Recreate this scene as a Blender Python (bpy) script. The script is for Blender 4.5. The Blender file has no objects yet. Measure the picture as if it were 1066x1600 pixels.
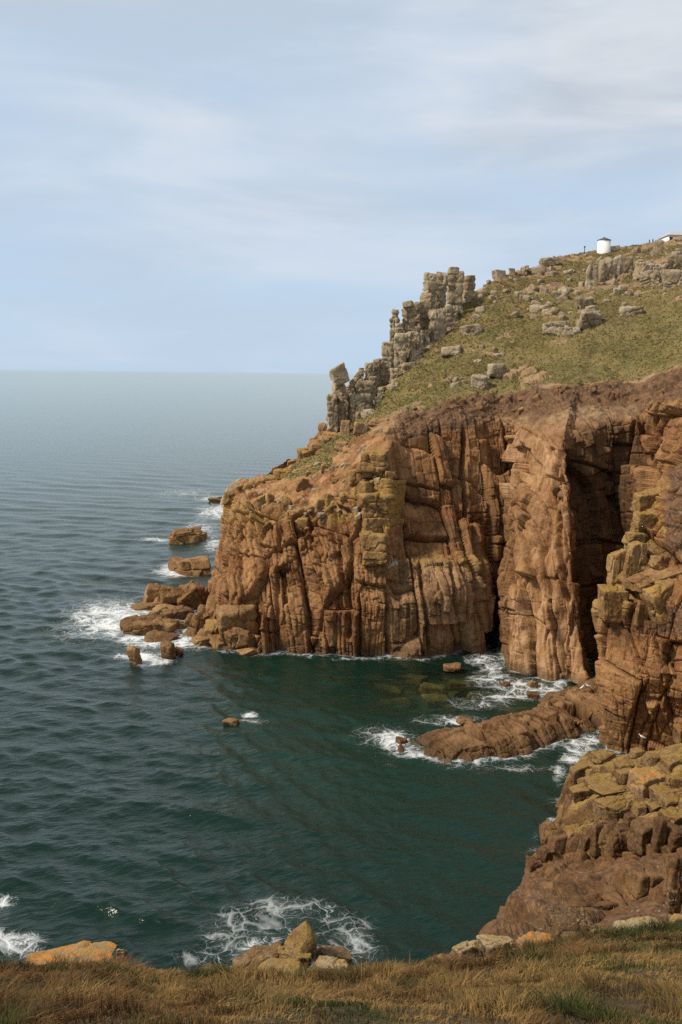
import bpy, math, random
import numpy as np
from mathutils import Matrix, Vector

random.seed(7)
RNG = np.random.default_rng(11)
scene = bpy.context.scene
COL = scene.collection

# ------------------------------------------------------------------ camera model
F, CX, CY = 1556.0, 533.0, 800.0
CAM = np.array([0.0, 0.0, 35.0])
TH = math.atan((CY - 582.0) / F)
RO = math.radians(0.62)
FWD = np.array([0, math.cos(TH), -math.sin(TH)])
U0 = np.array([0, math.sin(TH), math.cos(TH)])
R0 = np.array([1.0, 0, 0])
RIGHT = R0 * math.cos(RO) + U0 * math.sin(RO)
UP = -R0 * math.sin(RO) + U0 * math.cos(RO)

def ray(px, py):
    return FWD * F + RIGHT * (px - CX) + UP * (CY - py)

def P(px, py, D):
    d = ray(px, py)
    return CAM + d * (D / d[1])

def W(px, py, z=0.0):
    d = ray(px, py)
    return CAM + d * ((z - CAM[2]) / d[2])

def PZ(px, D, z):
    """world point at forward distance D and height z that lies in the vertical strip of column px"""
    py = 800.0
    for _ in range(6):
        p = P(px, py, D)
        py += (p[2] - z) * F / D * 0.95
    return P(px, py, D)

def proj(p):
    q = np.asarray(p) - CAM
    zf = q @ FWD
    zf = np.where(np.abs(zf) < 1e-6, 1e-6, zf)
    return CX + F * (q @ RIGHT) / zf, CY - F * (q @ UP) / zf, zf

# ------------------------------------------------------------------ noise
def _hash(ix, iy, iz, seed):
    h = (ix.astype(np.uint32) * np.uint32(374761393) + iy.astype(np.uint32) * np.uint32(668265263)
         + iz.astype(np.uint32) * np.uint32(2246822519) + np.uint32((seed * 3266489917) & 0xffffffff))
    h = (h ^ (h >> np.uint32(15))) * np.uint32(2246822519)
    h = (h ^ (h >> np.uint32(13))) * np.uint32(3266489917)
    return h ^ (h >> np.uint32(16))

def _rnd(h):
    return (h & np.uint32(0xffffff)).astype(np.float32) / 16777215.0

def vnoise(p, seed=0):
    p = np.asarray(p, dtype=np.float64)
    f = np.floor(p); i = f.astype(np.int64)
    t = (p - f).astype(np.float32)
    t = t * t * t * (t * (t * 6 - 15) + 10)
    out = 0
    for dx in (0, 1):
        wx = t[:, 0] if dx else 1 - t[:, 0]
        for dy in (0, 1):
            wy = t[:, 1] if dy else 1 - t[:, 1]
            for dz in (0, 1):
                wz = t[:, 2] if dz else 1 - t[:, 2]
                out = out + wx * wy * wz * _rnd(_hash(i[:, 0] + dx, i[:, 1] + dy, i[:, 2] + dz, seed))
    return out * 2 - 1

def fbm(p, scale, octs=4, seed=0, gain=0.5):
    p = np.asarray(p) / np.asarray(scale)
    a, s, tot = 1.0, 0.0, 0.0
    for o in range(octs):
        s = s + a * vnoise(p + 17.3 * o, seed + o * 31)
        tot += a; a *= gain; p = p * 2.03
    return s / tot

def cells(p, seed, jit=0.8, pn=3.0):
    """2x2x2 jittered cells: F1, F2, hash of the winning cell, offset to its centre"""
    n = len(p)
    F1 = np.full(n, 1e9, np.float32); F2 = np.full(n, 1e9, np.float32)
    H = np.zeros(n, np.uint32); DV = np.zeros((n, 3), np.float32)
    b = np.floor(p - 0.5).astype(np.int64)
    for dx in (0, 1):
        for dy in (0, 1):
            for dz in (0, 1):
                c = b + np.array([dx, dy, dz])
                h = _hash(c[:, 0], c[:, 1], c[:, 2], seed)
                j = np.stack([_rnd(h), _rnd(h * np.uint32(2654435761) ^ (h >> np.uint32(7))),
                              _rnd(h * np.uint32(40503) ^ (h >> np.uint32(11)))], 1)
                dv = (p - (c + 0.5 + jit * (j - 0.5))).astype(np.float32)
                a = np.abs(dv)
                d = (a[:, 0] ** pn + a[:, 1] ** pn + a[:, 2] ** pn) ** (1 / pn)
                m = d < F1
                F2 = np.where(m, F1, np.minimum(F2, d))
                F1 = np.where(m, d, F1)
                H = np.where(m, h, H)
                DV = np.where(m[:, None], dv, DV)
    return F1, F2, H, DV

def sstep(a, b, x):
    t = np.clip((x - a) / (b - a), 0, 1)
    return t * t * (3 - 2 * t)

def rotm(ax, ay, az):
    return np.array(Matrix.Rotation(az, 3, 'Z') @ Matrix.Rotation(ay, 3, 'Y') @ Matrix.Rotation(ax, 3, 'X'))

def blocks(p, size, seed, amp, tilt, groove, gw, R=None, warp=0.25, pn=3.0, jit=0.8):
    """jointed-granite relief: each cell has its own offset and facet tilt, with cracks in between"""
    q = p if R is None else p @ R.T
    size = np.asarray(size, float)
    q = q / size
    wv = np.stack([fbm(p, size.mean() * 1.5, 2, seed + 5), fbm(p, size.mean() * 1.5, 2, seed + 6),
                   fbm(p, size.mean() * 1.5, 2, seed + 7)], 1)
    q = q + warp * wv
    F1, F2, H, DV = cells(q, seed, jit, pn)
    r1 = _rnd(H * np.uint32(747796405) ^ (H >> np.uint32(9)))
    t = np.stack([_rnd(H * np.uint32(2891336453)) - .5, _rnd(H * np.uint32(1181783497)) - .5,
                  _rnd(H * np.uint32(3242174889)) - .5], 1)
    h = amp * (r1 * 2 - 1) + tilt * 2 * (DV * t).sum(1)
    crack = 1 - sstep(0.0, gw, F2 - F1)
    return h - groove * crack, r1, crack

def joint1(c, size, seed, key=None, jit=.75):
    """one joint set: irregular parallel planes; returns slab index, distance to nearest plane, offset from slab centre (metres)"""
    u = c / size
    i = np.floor(u).astype(np.int64)
    k = np.zeros_like(i) if key is None else key.astype(np.int64)
    def bd(q): return q + jit * (_rnd(_hash(q, k, k * 0 + 3, seed)) - .5)
    b0 = bd(i); b1 = bd(i + 1)
    lo = u < b0; hi = u >= b1
    i = np.where(lo, i - 1, np.where(hi, i + 1, i))
    b0 = bd(i); b1 = bd(i + 1)
    d = np.minimum(u - b0, b1 - u) * size
    return i, np.abs(d).astype(np.float32), ((u - (b0 + b1) / 2) * size).astype(np.float32)

def jblocks(p, sa, sp, sb, seed, th, lean, dip, acol, ablk, tilt, groove, gw, warp=.3):
    """jointed granite: two steep joint sets and one gently dipping bed set cut the rock into columns of stacked blocks"""
    w1 = fbm(p, sa * 3.0, 3, seed + 51) * warp * sa; w2 = fbm(p, sa * 2.0, 3, seed + 52) * warp * sa
    a = p[:, 0] * math.cos(th) + p[:, 1] * math.sin(th) + lean * p[:, 2] + w1
    q = -p[:, 0] * math.sin(th) + p[:, 1] * math.cos(th) - lean * .7 * p[:, 2] + w2
    ia, da, la = joint1(a, sa, seed)
    ip, dp, lp = joint1(q + _rnd(_hash(ia, ia * 0, ia * 0 + 1, seed)) * sp, sp, seed + 1)
    ck = _hash(ia, ip, ia * 0 + 7, seed + 2)
    rc = _rnd(ck)
    zb = p[:, 2] + dip * a + (rc - .5) * 3 * sb + fbm(p, sb * 1.5, 2, seed + 53) * .15 * sb + (_rnd(ck * np.uint32(2654435761)) - .5) * .5 * la
    ib, db, lb = joint1(zb, sb, seed + 3, key=(ck & np.uint32(0xffff)))
    bk = _hash(ib, ia, ip, seed + 4)
    r1 = _rnd(bk); t1 = _rnd(bk * np.uint32(2891336453)) - .5; t2 = _rnd(bk * np.uint32(1181783497)) - .5; t3 = _rnd(bk * np.uint32(3242174889)) - .5
    h = acol * (rc * 2 - 1) + ablk * (r1 * 2 - 1) + tilt * 2 * (la * t1 + lp * t2 + lb * t3)
    on = _rnd(bk * np.uint32(747796405)) > .3
    h = h - groove * (np.exp(-(da / gw) ** 2) + .6 * np.exp(-(dp / gw) ** 2) + np.where(on, .8, .15) * np.exp(-(db / gw) ** 2))
    dm = np.minimum(np.minimum(da, dp), db)
    h = h - .10 * groove * np.exp(-dm / (gw * 2.2))
    return h.astype(np.float32), (.5 * rc + .5 * r1)

# ------------------------------------------------------------------ mesh helpers
def mesh_from(name, V, Fq, smooth=True):
    me = bpy.data.meshes.new(name)
    V = np.asarray(V, np.float32); Fq = np.asarray(Fq, np.int32)
    k = Fq.shape[1]
    me.vertices.add(len(V)); me.vertices.foreach_set('co', V.ravel())
    me.loops.add(Fq.size); me.loops.foreach_set('vertex_index', Fq.ravel())
    me.polygons.add(len(Fq))
    me.polygons.foreach_set('loop_start', np.arange(0, Fq.size, k, dtype=np.int32))
    me.polygons.foreach_set('use_smooth', np.full(len(Fq), smooth, bool))
    me.update(calc_edges=True)
    return me

def color_attr(me, name, arr):
    a = me.attributes.new(name, 'FLOAT_COLOR', 'POINT')
    a.data.foreach_set('color', np.ascontiguousarray(arr, np.float32).ravel())

def link(name, me, mat=None, parent=None):
    o = bpy.data.objects.new(name, me)
    if mat is not None and me is not None:
        if len(me.materials) == 0:
            me.materials.append(mat)
    COL.objects.link(o)
    if parent is not None:
        o.parent = parent
    return o

def tag(o, label=None, cat=None, group=None, kind=None):
    if label: o['label'] = label
    if cat: o['category'] = cat
    if group: o['group'] = group
    if kind: o['kind'] = kind
    elif cat: o['kind'] = 'thing'
    return o

def grid_faces(nu, nv, flip=False):
    i, j = np.meshgrid(np.arange(nu - 1), np.arange(nv - 1), indexing='ij')
    a = (i * nv + j).ravel(); b = a + 1; c = a + nv + 1; d = a + nv
    f = np.stack([a, d, c, b], 1)
    return f[:, ::-1] if flip else f

def loft(ctrl, nu, nv, blur_u=3, blur_v=3):
    """ctrl[col][row] world points; nu / nv sub-steps per column / row gap -> smooth base grid"""
    C = np.array(ctrl, float)
    def up(A, n):
        out = []
        for k, m in enumerate(n):
            t = (np.arange(m) / m)[:, None, None]
            out.append(A[k][None] * (1 - t) + A[k + 1][None] * t)
        out.append(A[-1][None])
        return np.concatenate(out, 0)
    G = up(C, nu)
    G = np.swapaxes(up(np.swapaxes(G, 0, 1), nv), 0, 1)
    def blur(A, r, ax):
        if r < 1: return A
        A = np.moveaxis(A, ax, 0)
        for _ in range(2):
            pad = np.concatenate([np.repeat(A[:1], r, 0), A, np.repeat(A[-1:], r, 0)], 0)
            cs = np.cumsum(np.concatenate([np.zeros_like(pad[:1]), pad], 0), 0)
            A = (cs[2 * r + 1:] - cs[:-(2 * r + 1)]) / (2 * r + 1)
        return np.moveaxis(A, 0, ax)
    G = blur(G, blur_u, 0); G = blur(G, blur_v, 1)
    return G

def normals(G):
    du = np.gradient(G, axis=0); dv = np.gradient(G, axis=1)
    n = np.cross(du, dv)
    n /= np.maximum(np.linalg.norm(n, axis=2, keepdims=True), 1e-9)
    return n

# ------------------------------------------------------------------ node helpers
def new_mat(name):
    m = bpy.data.materials.new(name); m.use_nodes = True
    nt = m.node_tree
    for n in list(nt.nodes): nt.nodes.remove(n)
    return m, nt

def N(nt, typ, **kw):
    n = nt.nodes.new(typ)
    ins = kw.pop('ins', {})
    for k, v in kw.items(): setattr(n, k, v)
    for k, v in ins.items():
        if hasattr(v, 'is_output') or isinstance(v, bpy.types.NodeSocket):
            nt.links.new(v, n.inputs[k])
        else:
            n.inputs[k].default_value = v
    return n

def mixc(nt, fac, a, b, blend='MIX'):
    n = nt.nodes.new('ShaderNodeMix'); n.data_type = 'RGBA'; n.blend_type = blend
    for s, v in ((n.inputs['Factor'], fac), (n.inputs[6], a), (n.inputs[7], b)):
        if isinstance(v, bpy.types.NodeSocket): nt.links.new(v, s)
        elif isinstance(v, (int, float)): s.default_value = v
        else: s.default_value = (*v, 1.0) if len(v) == 3 else v
    return n.outputs[2]

def math_(nt, op, a, b=0.0, c=None, clamp=False):
    n = nt.nodes.new('ShaderNodeMath'); n.operation = op; n.use_clamp = clamp
    for i, v in enumerate((a, b) if c is None else (a, b, c)):
        if isinstance(v, bpy.types.NodeSocket): nt.links.new(v, n.inputs[i])
        else: n.inputs[i].default_value = v
    return n.outputs[0]

def rampf(nt, x, lo, hi):
    n = nt.nodes.new('ShaderNodeMapRange'); n.interpolation_type = 'SMOOTHSTEP'
    nt.links.new(x, n.inputs[0]); n.inputs[1].default_value = lo; n.inputs[2].default_value = hi
    return n.outputs[0]

def noise(nt, co, scale, detail=4, rough=0.55, dist=0.0):
    n = nt.nodes.new('ShaderNodeTexNoise')
    n.inputs['Scale'].default_value = scale; n.inputs['Detail'].default_value = detail
    n.inputs['Roughness'].default_value = rough; n.inputs['Distortion'].default_value = dist
    nt.links.new(co, n.inputs['Vector'])
    return n.outputs['Fac']

def mapped(nt, co, scale, rot=(0, 0, 0)):
    n = nt.nodes.new('ShaderNodeMapping'); n.inputs['Scale'].default_value = scale
    n.inputs['Rotation'].default_value = rot
    nt.links.new(co, n.inputs['Vector'])
    return n.outputs['Vector']

# ------------------------------------------------------------------ rock material
def rock_mat(name, c_lo, c_mid, c_hi, lichen=0.0, grey_lichen=0.15, s=1.0, attr=False, bump=0.5, streak=0.4,
             lich_cols=((0.42, 0.23, 0.035), (0.36, 0.27, 0.07)), top_white=0.0):
    m, nt = new_mat(name)
    geo = nt.nodes.new('ShaderNodeNewGeometry')
    co = geo.outputs['Position']
    n_big = noise(nt, co, 0.22 * s, 5, 0.6)
    n_med = noise(nt, co, 0.9 * s, 7, 0.68, 0.5)
    n_m2 = noise(nt, mapped(nt, co, (1, 1, .7), (.4, .2, .3)), 2.7 * s, 6, 0.7, 0.3)
    n_fine = noise(nt, co, 8 * s, 5, 0.75)
    n_str = noise(nt, mapped(nt, co, (1.6 * s, 1.6 * s, 0.16 * s)), 1.0, 6, 0.65, 0.8)
    base = mixc(nt, rampf(nt, n_med, 0.36, 0.62), c_lo, c_mid)
    base = mixc(nt, math_(nt, 'MULTIPLY', rampf(nt, n_big, 0.42, 0.66), 0.7), base, c_hi)
    base = mixc(nt, math_(nt, 'MULTIPLY', rampf(nt, n_m2, 0.52, 0.68), 0.6), base, c_hi)
    base = mixc(nt, math_(nt, 'MULTIPLY', rampf(nt, n_m2, 0.46, 0.32), 0.6), base,
                (c_lo[0] * .55, c_lo[1] * .52, c_lo[2] * .5))
    # rusty and dark run-off streaks
    base = mixc(nt, math_(nt, 'MULTIPLY', rampf(nt, n_str, 0.52, 0.68), streak), base,
                (c_lo[0] * 1.35, c_lo[1] * 0.95, c_lo[2] * 0.55))
    base = mixc(nt, math_(nt, 'MULTIPLY', rampf(nt, n_str, 0.47, 0.32), streak), base,
                (c_lo[0] * 0.36, c_lo[1] * 0.36, c_lo[2] * 0.38))
    # crystals / speckle
    base = mixc(nt, math_(nt, 'MULTIPLY', rampf(nt, n_fine, 0.54, 0.70), 0.5), base, tuple(min(1, v * 1.15) for v in c_hi))
    base = mixc(nt, math_(nt, 'MULTIPLY', rampf(nt, n_fine, 0.46, 0.32), 0.6), base,
                (c_lo[0] * .4, c_lo[1] * .4, c_lo[2] * .4))
    up = nt.nodes.new('ShaderNodeSeparateXYZ'); nt.links.new(geo.outputs['Normal'], up.inputs[0])
    nz = up.outputs['Z']
    if grey_lichen > 0:
        gl = math_(nt, 'MULTIPLY', rampf(nt, noise(nt, co, 2.6 * s, 7, 0.75), 0.52, 0.60), grey_lichen)
        base = mixc(nt, gl, base, (0.42, 0.385, 0.28))
    # mustard / olive lichen
    l1 = noise(nt, co, 0.8 * s, 6, 0.7, 0.4)
    l2 = noise(nt, co, 2.9 * s, 6, 0.75)
    lsum = math_(nt, 'ADD', math_(nt, 'MULTIPLY', l1, 0.55), math_(nt, 'MULTIPLY', l2, 0.40))
    lsum = math_(nt, 'ADD', lsum, math_(nt, 'MULTIPLY', n_fine, 0.25))
    if attr:
        A = N(nt, 'ShaderNodeAttribute', attribute_name='mask')
        sep = nt.nodes.new('ShaderNodeSeparateColor'); nt.links.new(A.outputs['Color'], sep.inputs[0])
        a_grass, a_soil, a_stain_shade, a_lich = sep.outputs[0], sep.outputs[1], sep.outputs[2], A.outputs['Alpha']
        B = N(nt, 'ShaderNodeAttribute', attribute_name='mask2')
        sep2 = nt.nodes.new('ShaderNodeSeparateColor'); nt.links.new(B.outputs['Color'], sep2.inputs[0])
        a_guano, a_tint, a_pale = sep2.outputs[0], sep2.outputs[1], sep2.outputs[2]
        # block to block variation
        base = mixc(nt, math_(nt, 'MULTIPLY', rampf(nt, a_tint, 0.45, .9), 0.68), base, c_hi)
        base = mixc(nt, math_(nt, 'MULTIPLY', rampf(nt, a_tint, 0.5, 0.0), 0.45), base,
                    (c_lo[0] * .6, c_lo[1] * .56, c_lo[2] * .5))
        pale = mixc(nt, rampf(nt, n_str, .4, .6), (0.30, 0.155, 0.062), (0.47, 0.29, 0.16))
        base = mixc(nt, math_(nt, 'MULTIPLY', a_pale, 0.85), base, pale)
        grey = mixc(nt, rampf(nt, n_med, .35, .65), (0.21, 0.155, 0.09), (0.40, 0.32, 0.21))
        grey = mixc(nt, math_(nt, 'MULTIPLY', rampf(nt, n_m2, 0.48, 0.34), .7), grey, (.10, .075, .045))
        lf = math_(nt, 'ADD', lsum, math_(nt, 'MULTIPLY', a_lich, 0.24))
        lf = math_(nt, 'ADD', lf, math_(nt, 'MULTIPLY', math_(nt, 'MULTIPLY', nz, 0.22), math_(nt, 'ADD', a_lich, .12)))
        lmask = rampf(nt, lf, 0.745, 0.83)
        base = mixc(nt, math_(nt, 'MULTIPLY', B.outputs['Alpha'], 0.85), base, grey)
    else:
        lf = math_(nt, 'ADD', lsum, math_(nt, 'ADD', lichen * 0.22 - .03, math_(nt, 'MULTIPLY', nz, 0.17 if lichen > .3 else .06)))
        lmask = rampf(nt, lf, 0.72, 0.81)
    lcol = mixc(nt, rampf(nt, l2, 0.4, 0.6), lich_cols[0], lich_cols[1])
    lcol = mixc(nt, rampf(nt, n_med, .42, .60), lcol, (0.27, 0.185, 0.075))
    lcol = mixc(nt, math_(nt, 'MULTIPLY', rampf(nt, n_fine, 0.52, 0.36), 0.7), lcol, c_lo)
    if lichen > 0 or attr:
        base = mixc(nt, math_(nt, 'MULTIPLY', lmask, 0.78), base, lcol)
    if top_white > 0:
        tw = math_(nt, 'MULTIPLY', rampf(nt, nz, 0.35, 0.8), rampf(nt, noise(nt, co, 2.2 * s, 5, 0.65), 0.40, 0.55))
        base = mixc(nt, math_(nt, 'MULTIPLY', tw, top_white), base, (0.46, 0.41, 0.31))
    rough = 0.88
    if attr:
        st = math_(nt, 'MULTIPLY', a_stain_shade, rampf(nt, math_(nt, 'ADD', n_str, math_(nt, 'MULTIPLY', a_stain_shade, 0.5)), 0.5, 0.85))
        base = mixc(nt, math_(nt, 'MULTIPLY', st, 0.66), base, mixc(nt, n_med, (0.030, 0.020, 0.012), (0.10, 0.058, 0.028)))  # dark tone for stains, tide band and the painted recess shade
        soil = mixc(nt, rampf(nt, n_med, .35, .65), (0.075, 0.040, 0.021), (0.185, 0.100, 0.050))
        soil = mixc(nt, rampf(nt, noise(nt, co, 4.0, 5, 0.7), 0.56, 0.68), soil, (0.30, 0.20, 0.12))
        base = mixc(nt, rampf(nt, math_(nt, 'ADD', a_soil, math_(nt, 'MULTIPLY', math_(nt, 'SUBTRACT', n_med, 0.5), 0.9)), 0.35, 0.65), base, soil)
        gcol = mixc(nt, rampf(nt, noise(nt, co, 0.16, 5, 0.6), 0.38, 0.62), (0.080, 0.080, 0.020), (0.19, 0.145, 0.055))
        gcol = mixc(nt, rampf(nt, noise(nt, co, 2.2, 6, 0.75), 0.40, 0.66), gcol, (0.20, 0.145, 0.06))
        gcol = mixc(nt, math_(nt, 'MULTIPLY', rampf(nt, noise(nt, co, 5.5, 4, 0.75), 0.48, 0.3), 0.3), gcol, (0.032, 0.034, 0.010))
        gcol = mixc(nt, math_(nt, 'MULTIPLY', rampf(nt, noise(nt, co, 0.45, 5, 0.7), 0.54, 0.66), 0.7), gcol, (0.105, 0.060, 0.028))
        gfac = rampf(nt, math_(nt, 'ADD', a_grass, math_(nt, 'MULTIPLY', math_(nt, 'SUBTRACT', noise(nt, co, 1.8, 6, 0.7), 0.5), 1.0)), 0.38, 0.58)
        base = mixc(nt, gfac, base, gcol)
        gu = rampf(nt, math_(nt, 'ADD', a_guano, math_(nt, 'MULTIPLY', math_(nt, 'SUBTRACT', n_str, 0.5), 1.2)), 0.45, 0.65)
        base = mixc(nt, math_(nt, 'MULTIPLY', gu, 0.85), base, (0.52, 0.47, 0.40))
    bs = N(nt, 'ShaderNodeBsdfPrincipled', ins={'Base Color': base, 'Roughness': rough})
    bs.inputs['Specular IOR Level'].default_value = 0.25
    bh = math_(nt, 'ADD', math_(nt, 'MULTIPLY', n_med, 0.7), math_(nt, 'MULTIPLY', n_fine, 0.22))
    bh = math_(nt, 'ADD', bh, math_(nt, 'MULTIPLY', n_m2, 0.55))
    bn = N(nt, 'ShaderNodeBump', ins={'Strength': bump, 'Distance': 0.35 / s, 'Height': bh})
    nt.links.new(bn.outputs[0], bs.inputs['Normal'])
    out = nt.nodes.new('ShaderNodeOutputMaterial')
    nt.links.new(bs.outputs[0], out.inputs[0])
    return m

BROWN = ((0.112, 0.044, 0.014), (0.232, 0.098, 0.032), (0.38, 0.205, 0.086))
M_CLIFF = rock_mat('cliff_granite', *BROWN, attr=True, grey_lichen=0.14, bump=0.8, streak=.6)
M_CLIFFD = rock_mat('dark_cliff_granite', (0.062, 0.028, 0.010), (0.135, 0.062, 0.022), (0.25, 0.14, 0.058), attr=True, grey_lichen=0.08, bump=.8, s=1.6)
M_BROWN = rock_mat('brown_granite', (0.115, 0.053, 0.018), (0.215, 0.105, 0.036), (0.37, 0.225, 0.095), lichen=0.1, s=1.3, bump=.7)
M_YELLOW = rock_mat('lichened_granite', (0.135, 0.066, 0.022), (0.23, 0.122, 0.042), (0.37, 0.235, 0.10), lichen=0.46, s=1.3, grey_lichen=.2, bump=.7,
                    lich_cols=((0.44, 0.24, 0.03), (0.33, 0.215, 0.045)))
M_ORANGE = rock_mat('orange_lichened_granite', (0.20, 0.11, 0.05), (0.30, 0.18, 0.09), (0.40, 0.28, 0.17), lichen=0.55, s=1.8,
                    lich_cols=((0.50, 0.20, 0.02), (0.38, 0.20, 0.04)), grey_lichen=.4, bump=.7)
M_GREY = rock_mat('weathered_granite', (0.205, 0.145, 0.082), (0.335, 0.255, 0.155), (0.48, 0.395, 0.27), lichen=0.10, s=1.0,
                  lich_cols=((0.28, 0.21, 0.07), (0.30, 0.25, 0.11)), grey_lichen=.5, streak=.45, bump=.7)
M_GREYB = rock_mat('heath_granite', (0.18, 0.125, 0.07), (0.29, 0.22, 0.14), (0.46, 0.38, 0.27), lichen=0.10, s=1.2,
                   lich_cols=((0.28, 0.21, 0.07), (0.26, 0.21, 0.09)), grey_lichen=.4, streak=.45, bump=.7)
M_YELLOWD = rock_mat('ochre_lichened_granite', (0.075, 0.036, 0.014), (0.15, 0.078, 0.029), (0.27, 0.165, 0.075), lichen=0.44, s=1.8, grey_lichen=.2, bump=.8,
                    lich_cols=((0.33, 0.175, 0.020), (0.24, 0.155, 0.035)))
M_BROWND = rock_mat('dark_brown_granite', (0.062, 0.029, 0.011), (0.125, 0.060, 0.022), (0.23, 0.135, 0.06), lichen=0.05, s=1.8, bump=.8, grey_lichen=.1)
M_WET = rock_mat('wet_granite', (0.070, 0.033, 0.013), (0.14, 0.068, 0.026), (0.26, 0.15, 0.065), lichen=0.0, s=1.3, grey_lichen=0.05, bump=.7)
M_NEAR = rock_mat('near_lichened_granite', (0.11, 0.060, 0.028), (0.19, 0.11, 0.05), (0.30, 0.20, 0.10), lichen=0.60, s=5.0, bump=.8,
                  lich_cols=((0.36, 0.20, 0.03), (0.26, 0.19, 0.05)), grey_lichen=.35)
M_NEARO = rock_mat('near_orange_granite', (0.19, 0.11, 0.05), (0.30, 0.19, 0.10), (0.40, 0.29, 0.17), lichen=0.50, s=5.0, bump=.8,
                   lich_cols=((0.52, 0.19, 0.015), (0.44, 0.19, 0.025)), grey_lichen=.6)
M_NEARB = rock_mat('near_brown_granite', (0.065, 0.031, 0.012), (0.125, 0.063, 0.025), (0.22, 0.135, 0.062), lichen=0.30, s=5.0, bump=.8, grey_lichen=.3)
M_NEARW = rock_mat('near_pale_granite', (0.075, 0.045, 0.024), (0.15, 0.095, 0.05), (0.27, 0.20, 0.125), lichen=0.48, s=5.0, bump=.8,
                   lich_cols=((0.42, 0.20, 0.03), (0.32, 0.22, 0.06)), grey_lichen=.5, top_white=0.30)

# ------------------------------------------------------------------ depth buffer of the terrain (to seat boulders on it)
DB = np.full((820, 560), 1e9)          # half-resolution photo grid
def splat(V):
    px, py, zf = proj(V)
    i = np.round(py / 2).astype(int); j = np.round(px / 2).astype(int)
    ok = (zf > 1) & (i >= 0) & (i < DB.shape[0]) & (j >= 0) & (j < DB.shape[1])
    np.minimum.at(DB, (i[ok], j[ok]), V[ok, 1])
def depth(px, py, r=2):
    i, j = int(py / 2), int(px / 2)
    w = DB[max(0, i - r):i + r + 1, max(0, j - r):j + r + 1]
    w = w[w < 1e8]
    return float(np.median(w)) if len(w) else None

WATERLINE = []
# ------------------------------------------------------------------ HEADLAND
def wl(px, py):           # waterline pair: below water and at water
    p = W(px, py)
    return [p + np.array([0, -0.6, -3.5]), p]
def hz(px, D):
    p = PZ(px, D, 0.0)
    return [p + np.array([0, -0.3, -3.5]), p]
def back(pt, dy1, dz1, dy2, dz2):
    return [pt + np.array([dy1 * .12, dy1, dz1]), pt + np.array([dy2 * .2, dy2, dz2])]
def col(foot, pts, b):
    c = list(foot) + [P(*q) for q in pts]
    return c + back(c[-1], *b)

H = []
# hidden sea-side wall of the point
c = hz(470, 205) + [PZ(470, 204, 5), PZ(470, 203, 10), PZ(472, 202, 14), PZ(474, 201, 16), PZ(476, 200, 17), PZ(478, 199, 18)]
H.append(c + back(c[-1], -6, .5, -12, 1))
c = hz(372, 178) + [PZ(372, 177, 5), PZ(374, 176, 9), PZ(378, 174, 12), PZ(385, 173, 14), PZ(392, 172, 15), PZ(400, 171, 16)]
H.append(c + back(c[-1], 4, .5, 8, 1))
H.append(col(hz(322, 148), [(330, 915, 148), (346, 840, 149), (360, 782, 150), (368, 770, 151), (372, 762, 152), (380, 757, 154)], (8, -2, 16, -10)))
H.append(col(wl(340, 1012), [(349, 930, 126.5), (361, 850, 132), (372, 785, 138), (378, 770, 141), (388, 760, 145), (395, 752, 150)], (10, -3, 20, -14)))
H.append(col(wl(412, 1022), [(414, 940, 123), (420, 860, 127), (426, 800, 131), (432, 768, 137), (436, 752, 143), (440, 740, 150)], (14, -3, 28, -18)))
H.append(col(wl(480, 1024), [(482, 950, 122), (485, 870, 126), (490, 800, 130), (492, 760, 136), (497, 718, 145), (503, 672, 156)], (14, -4, 30, -24)))
H.append(col(wl(552, 1027), [(553, 950, 120), (556, 860, 122.5), (558, 760, 127), (560, 712, 132), (563, 678, 142), (570, 628, 161)], (12, -5, 28, -30)))
H.append(col(wl(604, 1026), [(605, 950, 118.8), (605, 860, 121), (607, 705, 126.5), (612, 674, 132), (618, 645, 144), (628, 568, 167)], (12, -5, 28, -30)))
H.append(col(wl(618, 1024), [(620, 950, 120), (618, 860, 124.5), (618, 690, 131), (622, 660, 135), (632, 622, 147), (655, 528, 173)], (14, -4, 34, -30)))
H.append(col(wl(690, 1019), [(692, 920, 121.5), (698, 800, 129), (702, 655, 134.5), (706, 628, 138), (715, 570, 152), (712, 472, 185)], (14, -3, 40, -28)))
H.append(col(wl(734, 1013), [(735, 920, 124.0), (738, 790, 130.5), (742, 655, 136), (750, 620, 140), (765, 545, 156), (775, 434, 196)], (16, -3, 44, -20)))
H.append(col(hz(760, 129), [(760, 900, 130.5), (768, 770, 133.5), (774, 660, 137), (780, 618, 141), (800, 525, 160), (830, 416, 210)], (18, -2, 50, -12)))
H.append(col(hz(792, 133), [(794, 900, 133.5), (800, 770, 134.5), (800, 664, 136), (803, 616, 140), (825, 515, 162), (862, 405, 216)], (20, -1, 60, -8)))
H.append(col(wl(780, 1036), [(786, 930, 117.5), (806, 800, 122.5), (816, 668, 130), (823, 614, 137), (845, 505, 164), (890, 397, 222)], (20, -.5, 60, -5)))
H.append(col(wl(830, 1056), [(835, 930, 114.5), (843, 800, 118.5), (847, 682, 124), (858, 610, 135), (885, 492, 166), (930, 392, 228)], (20, 0, 60, -3)))
H.append(col(wl(916, 1070), [(900, 930, 111.5), (890, 800, 115.5), (880, 694, 120.5), (895, 606, 133), (930, 480, 167), (975, 385, 231)], (20, 0, 60, -2)))
H.append(col(hz(932, 121), [(916, 930, 121.5), (903, 800, 123), (894, 685, 124.5), (908, 603, 134), (942, 475, 167), (990, 383, 232)], (20, 0, 60, -2)))
H.append(col(hz(968, 124), [(968, 930, 124.5), (970, 790, 125.5), (972, 655, 127.5), (975, 597, 134), (988, 470, 168), (1020, 379, 234)], (20, 0, 60, -1)))
H.append(col(hz(1012, 119), [(1011, 900, 121), (1011, 770, 123), (1013, 640, 126), (1018, 590, 132), (1033, 462, 168), (1060, 373, 236)], (20, 0, 60, -1)))
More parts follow.
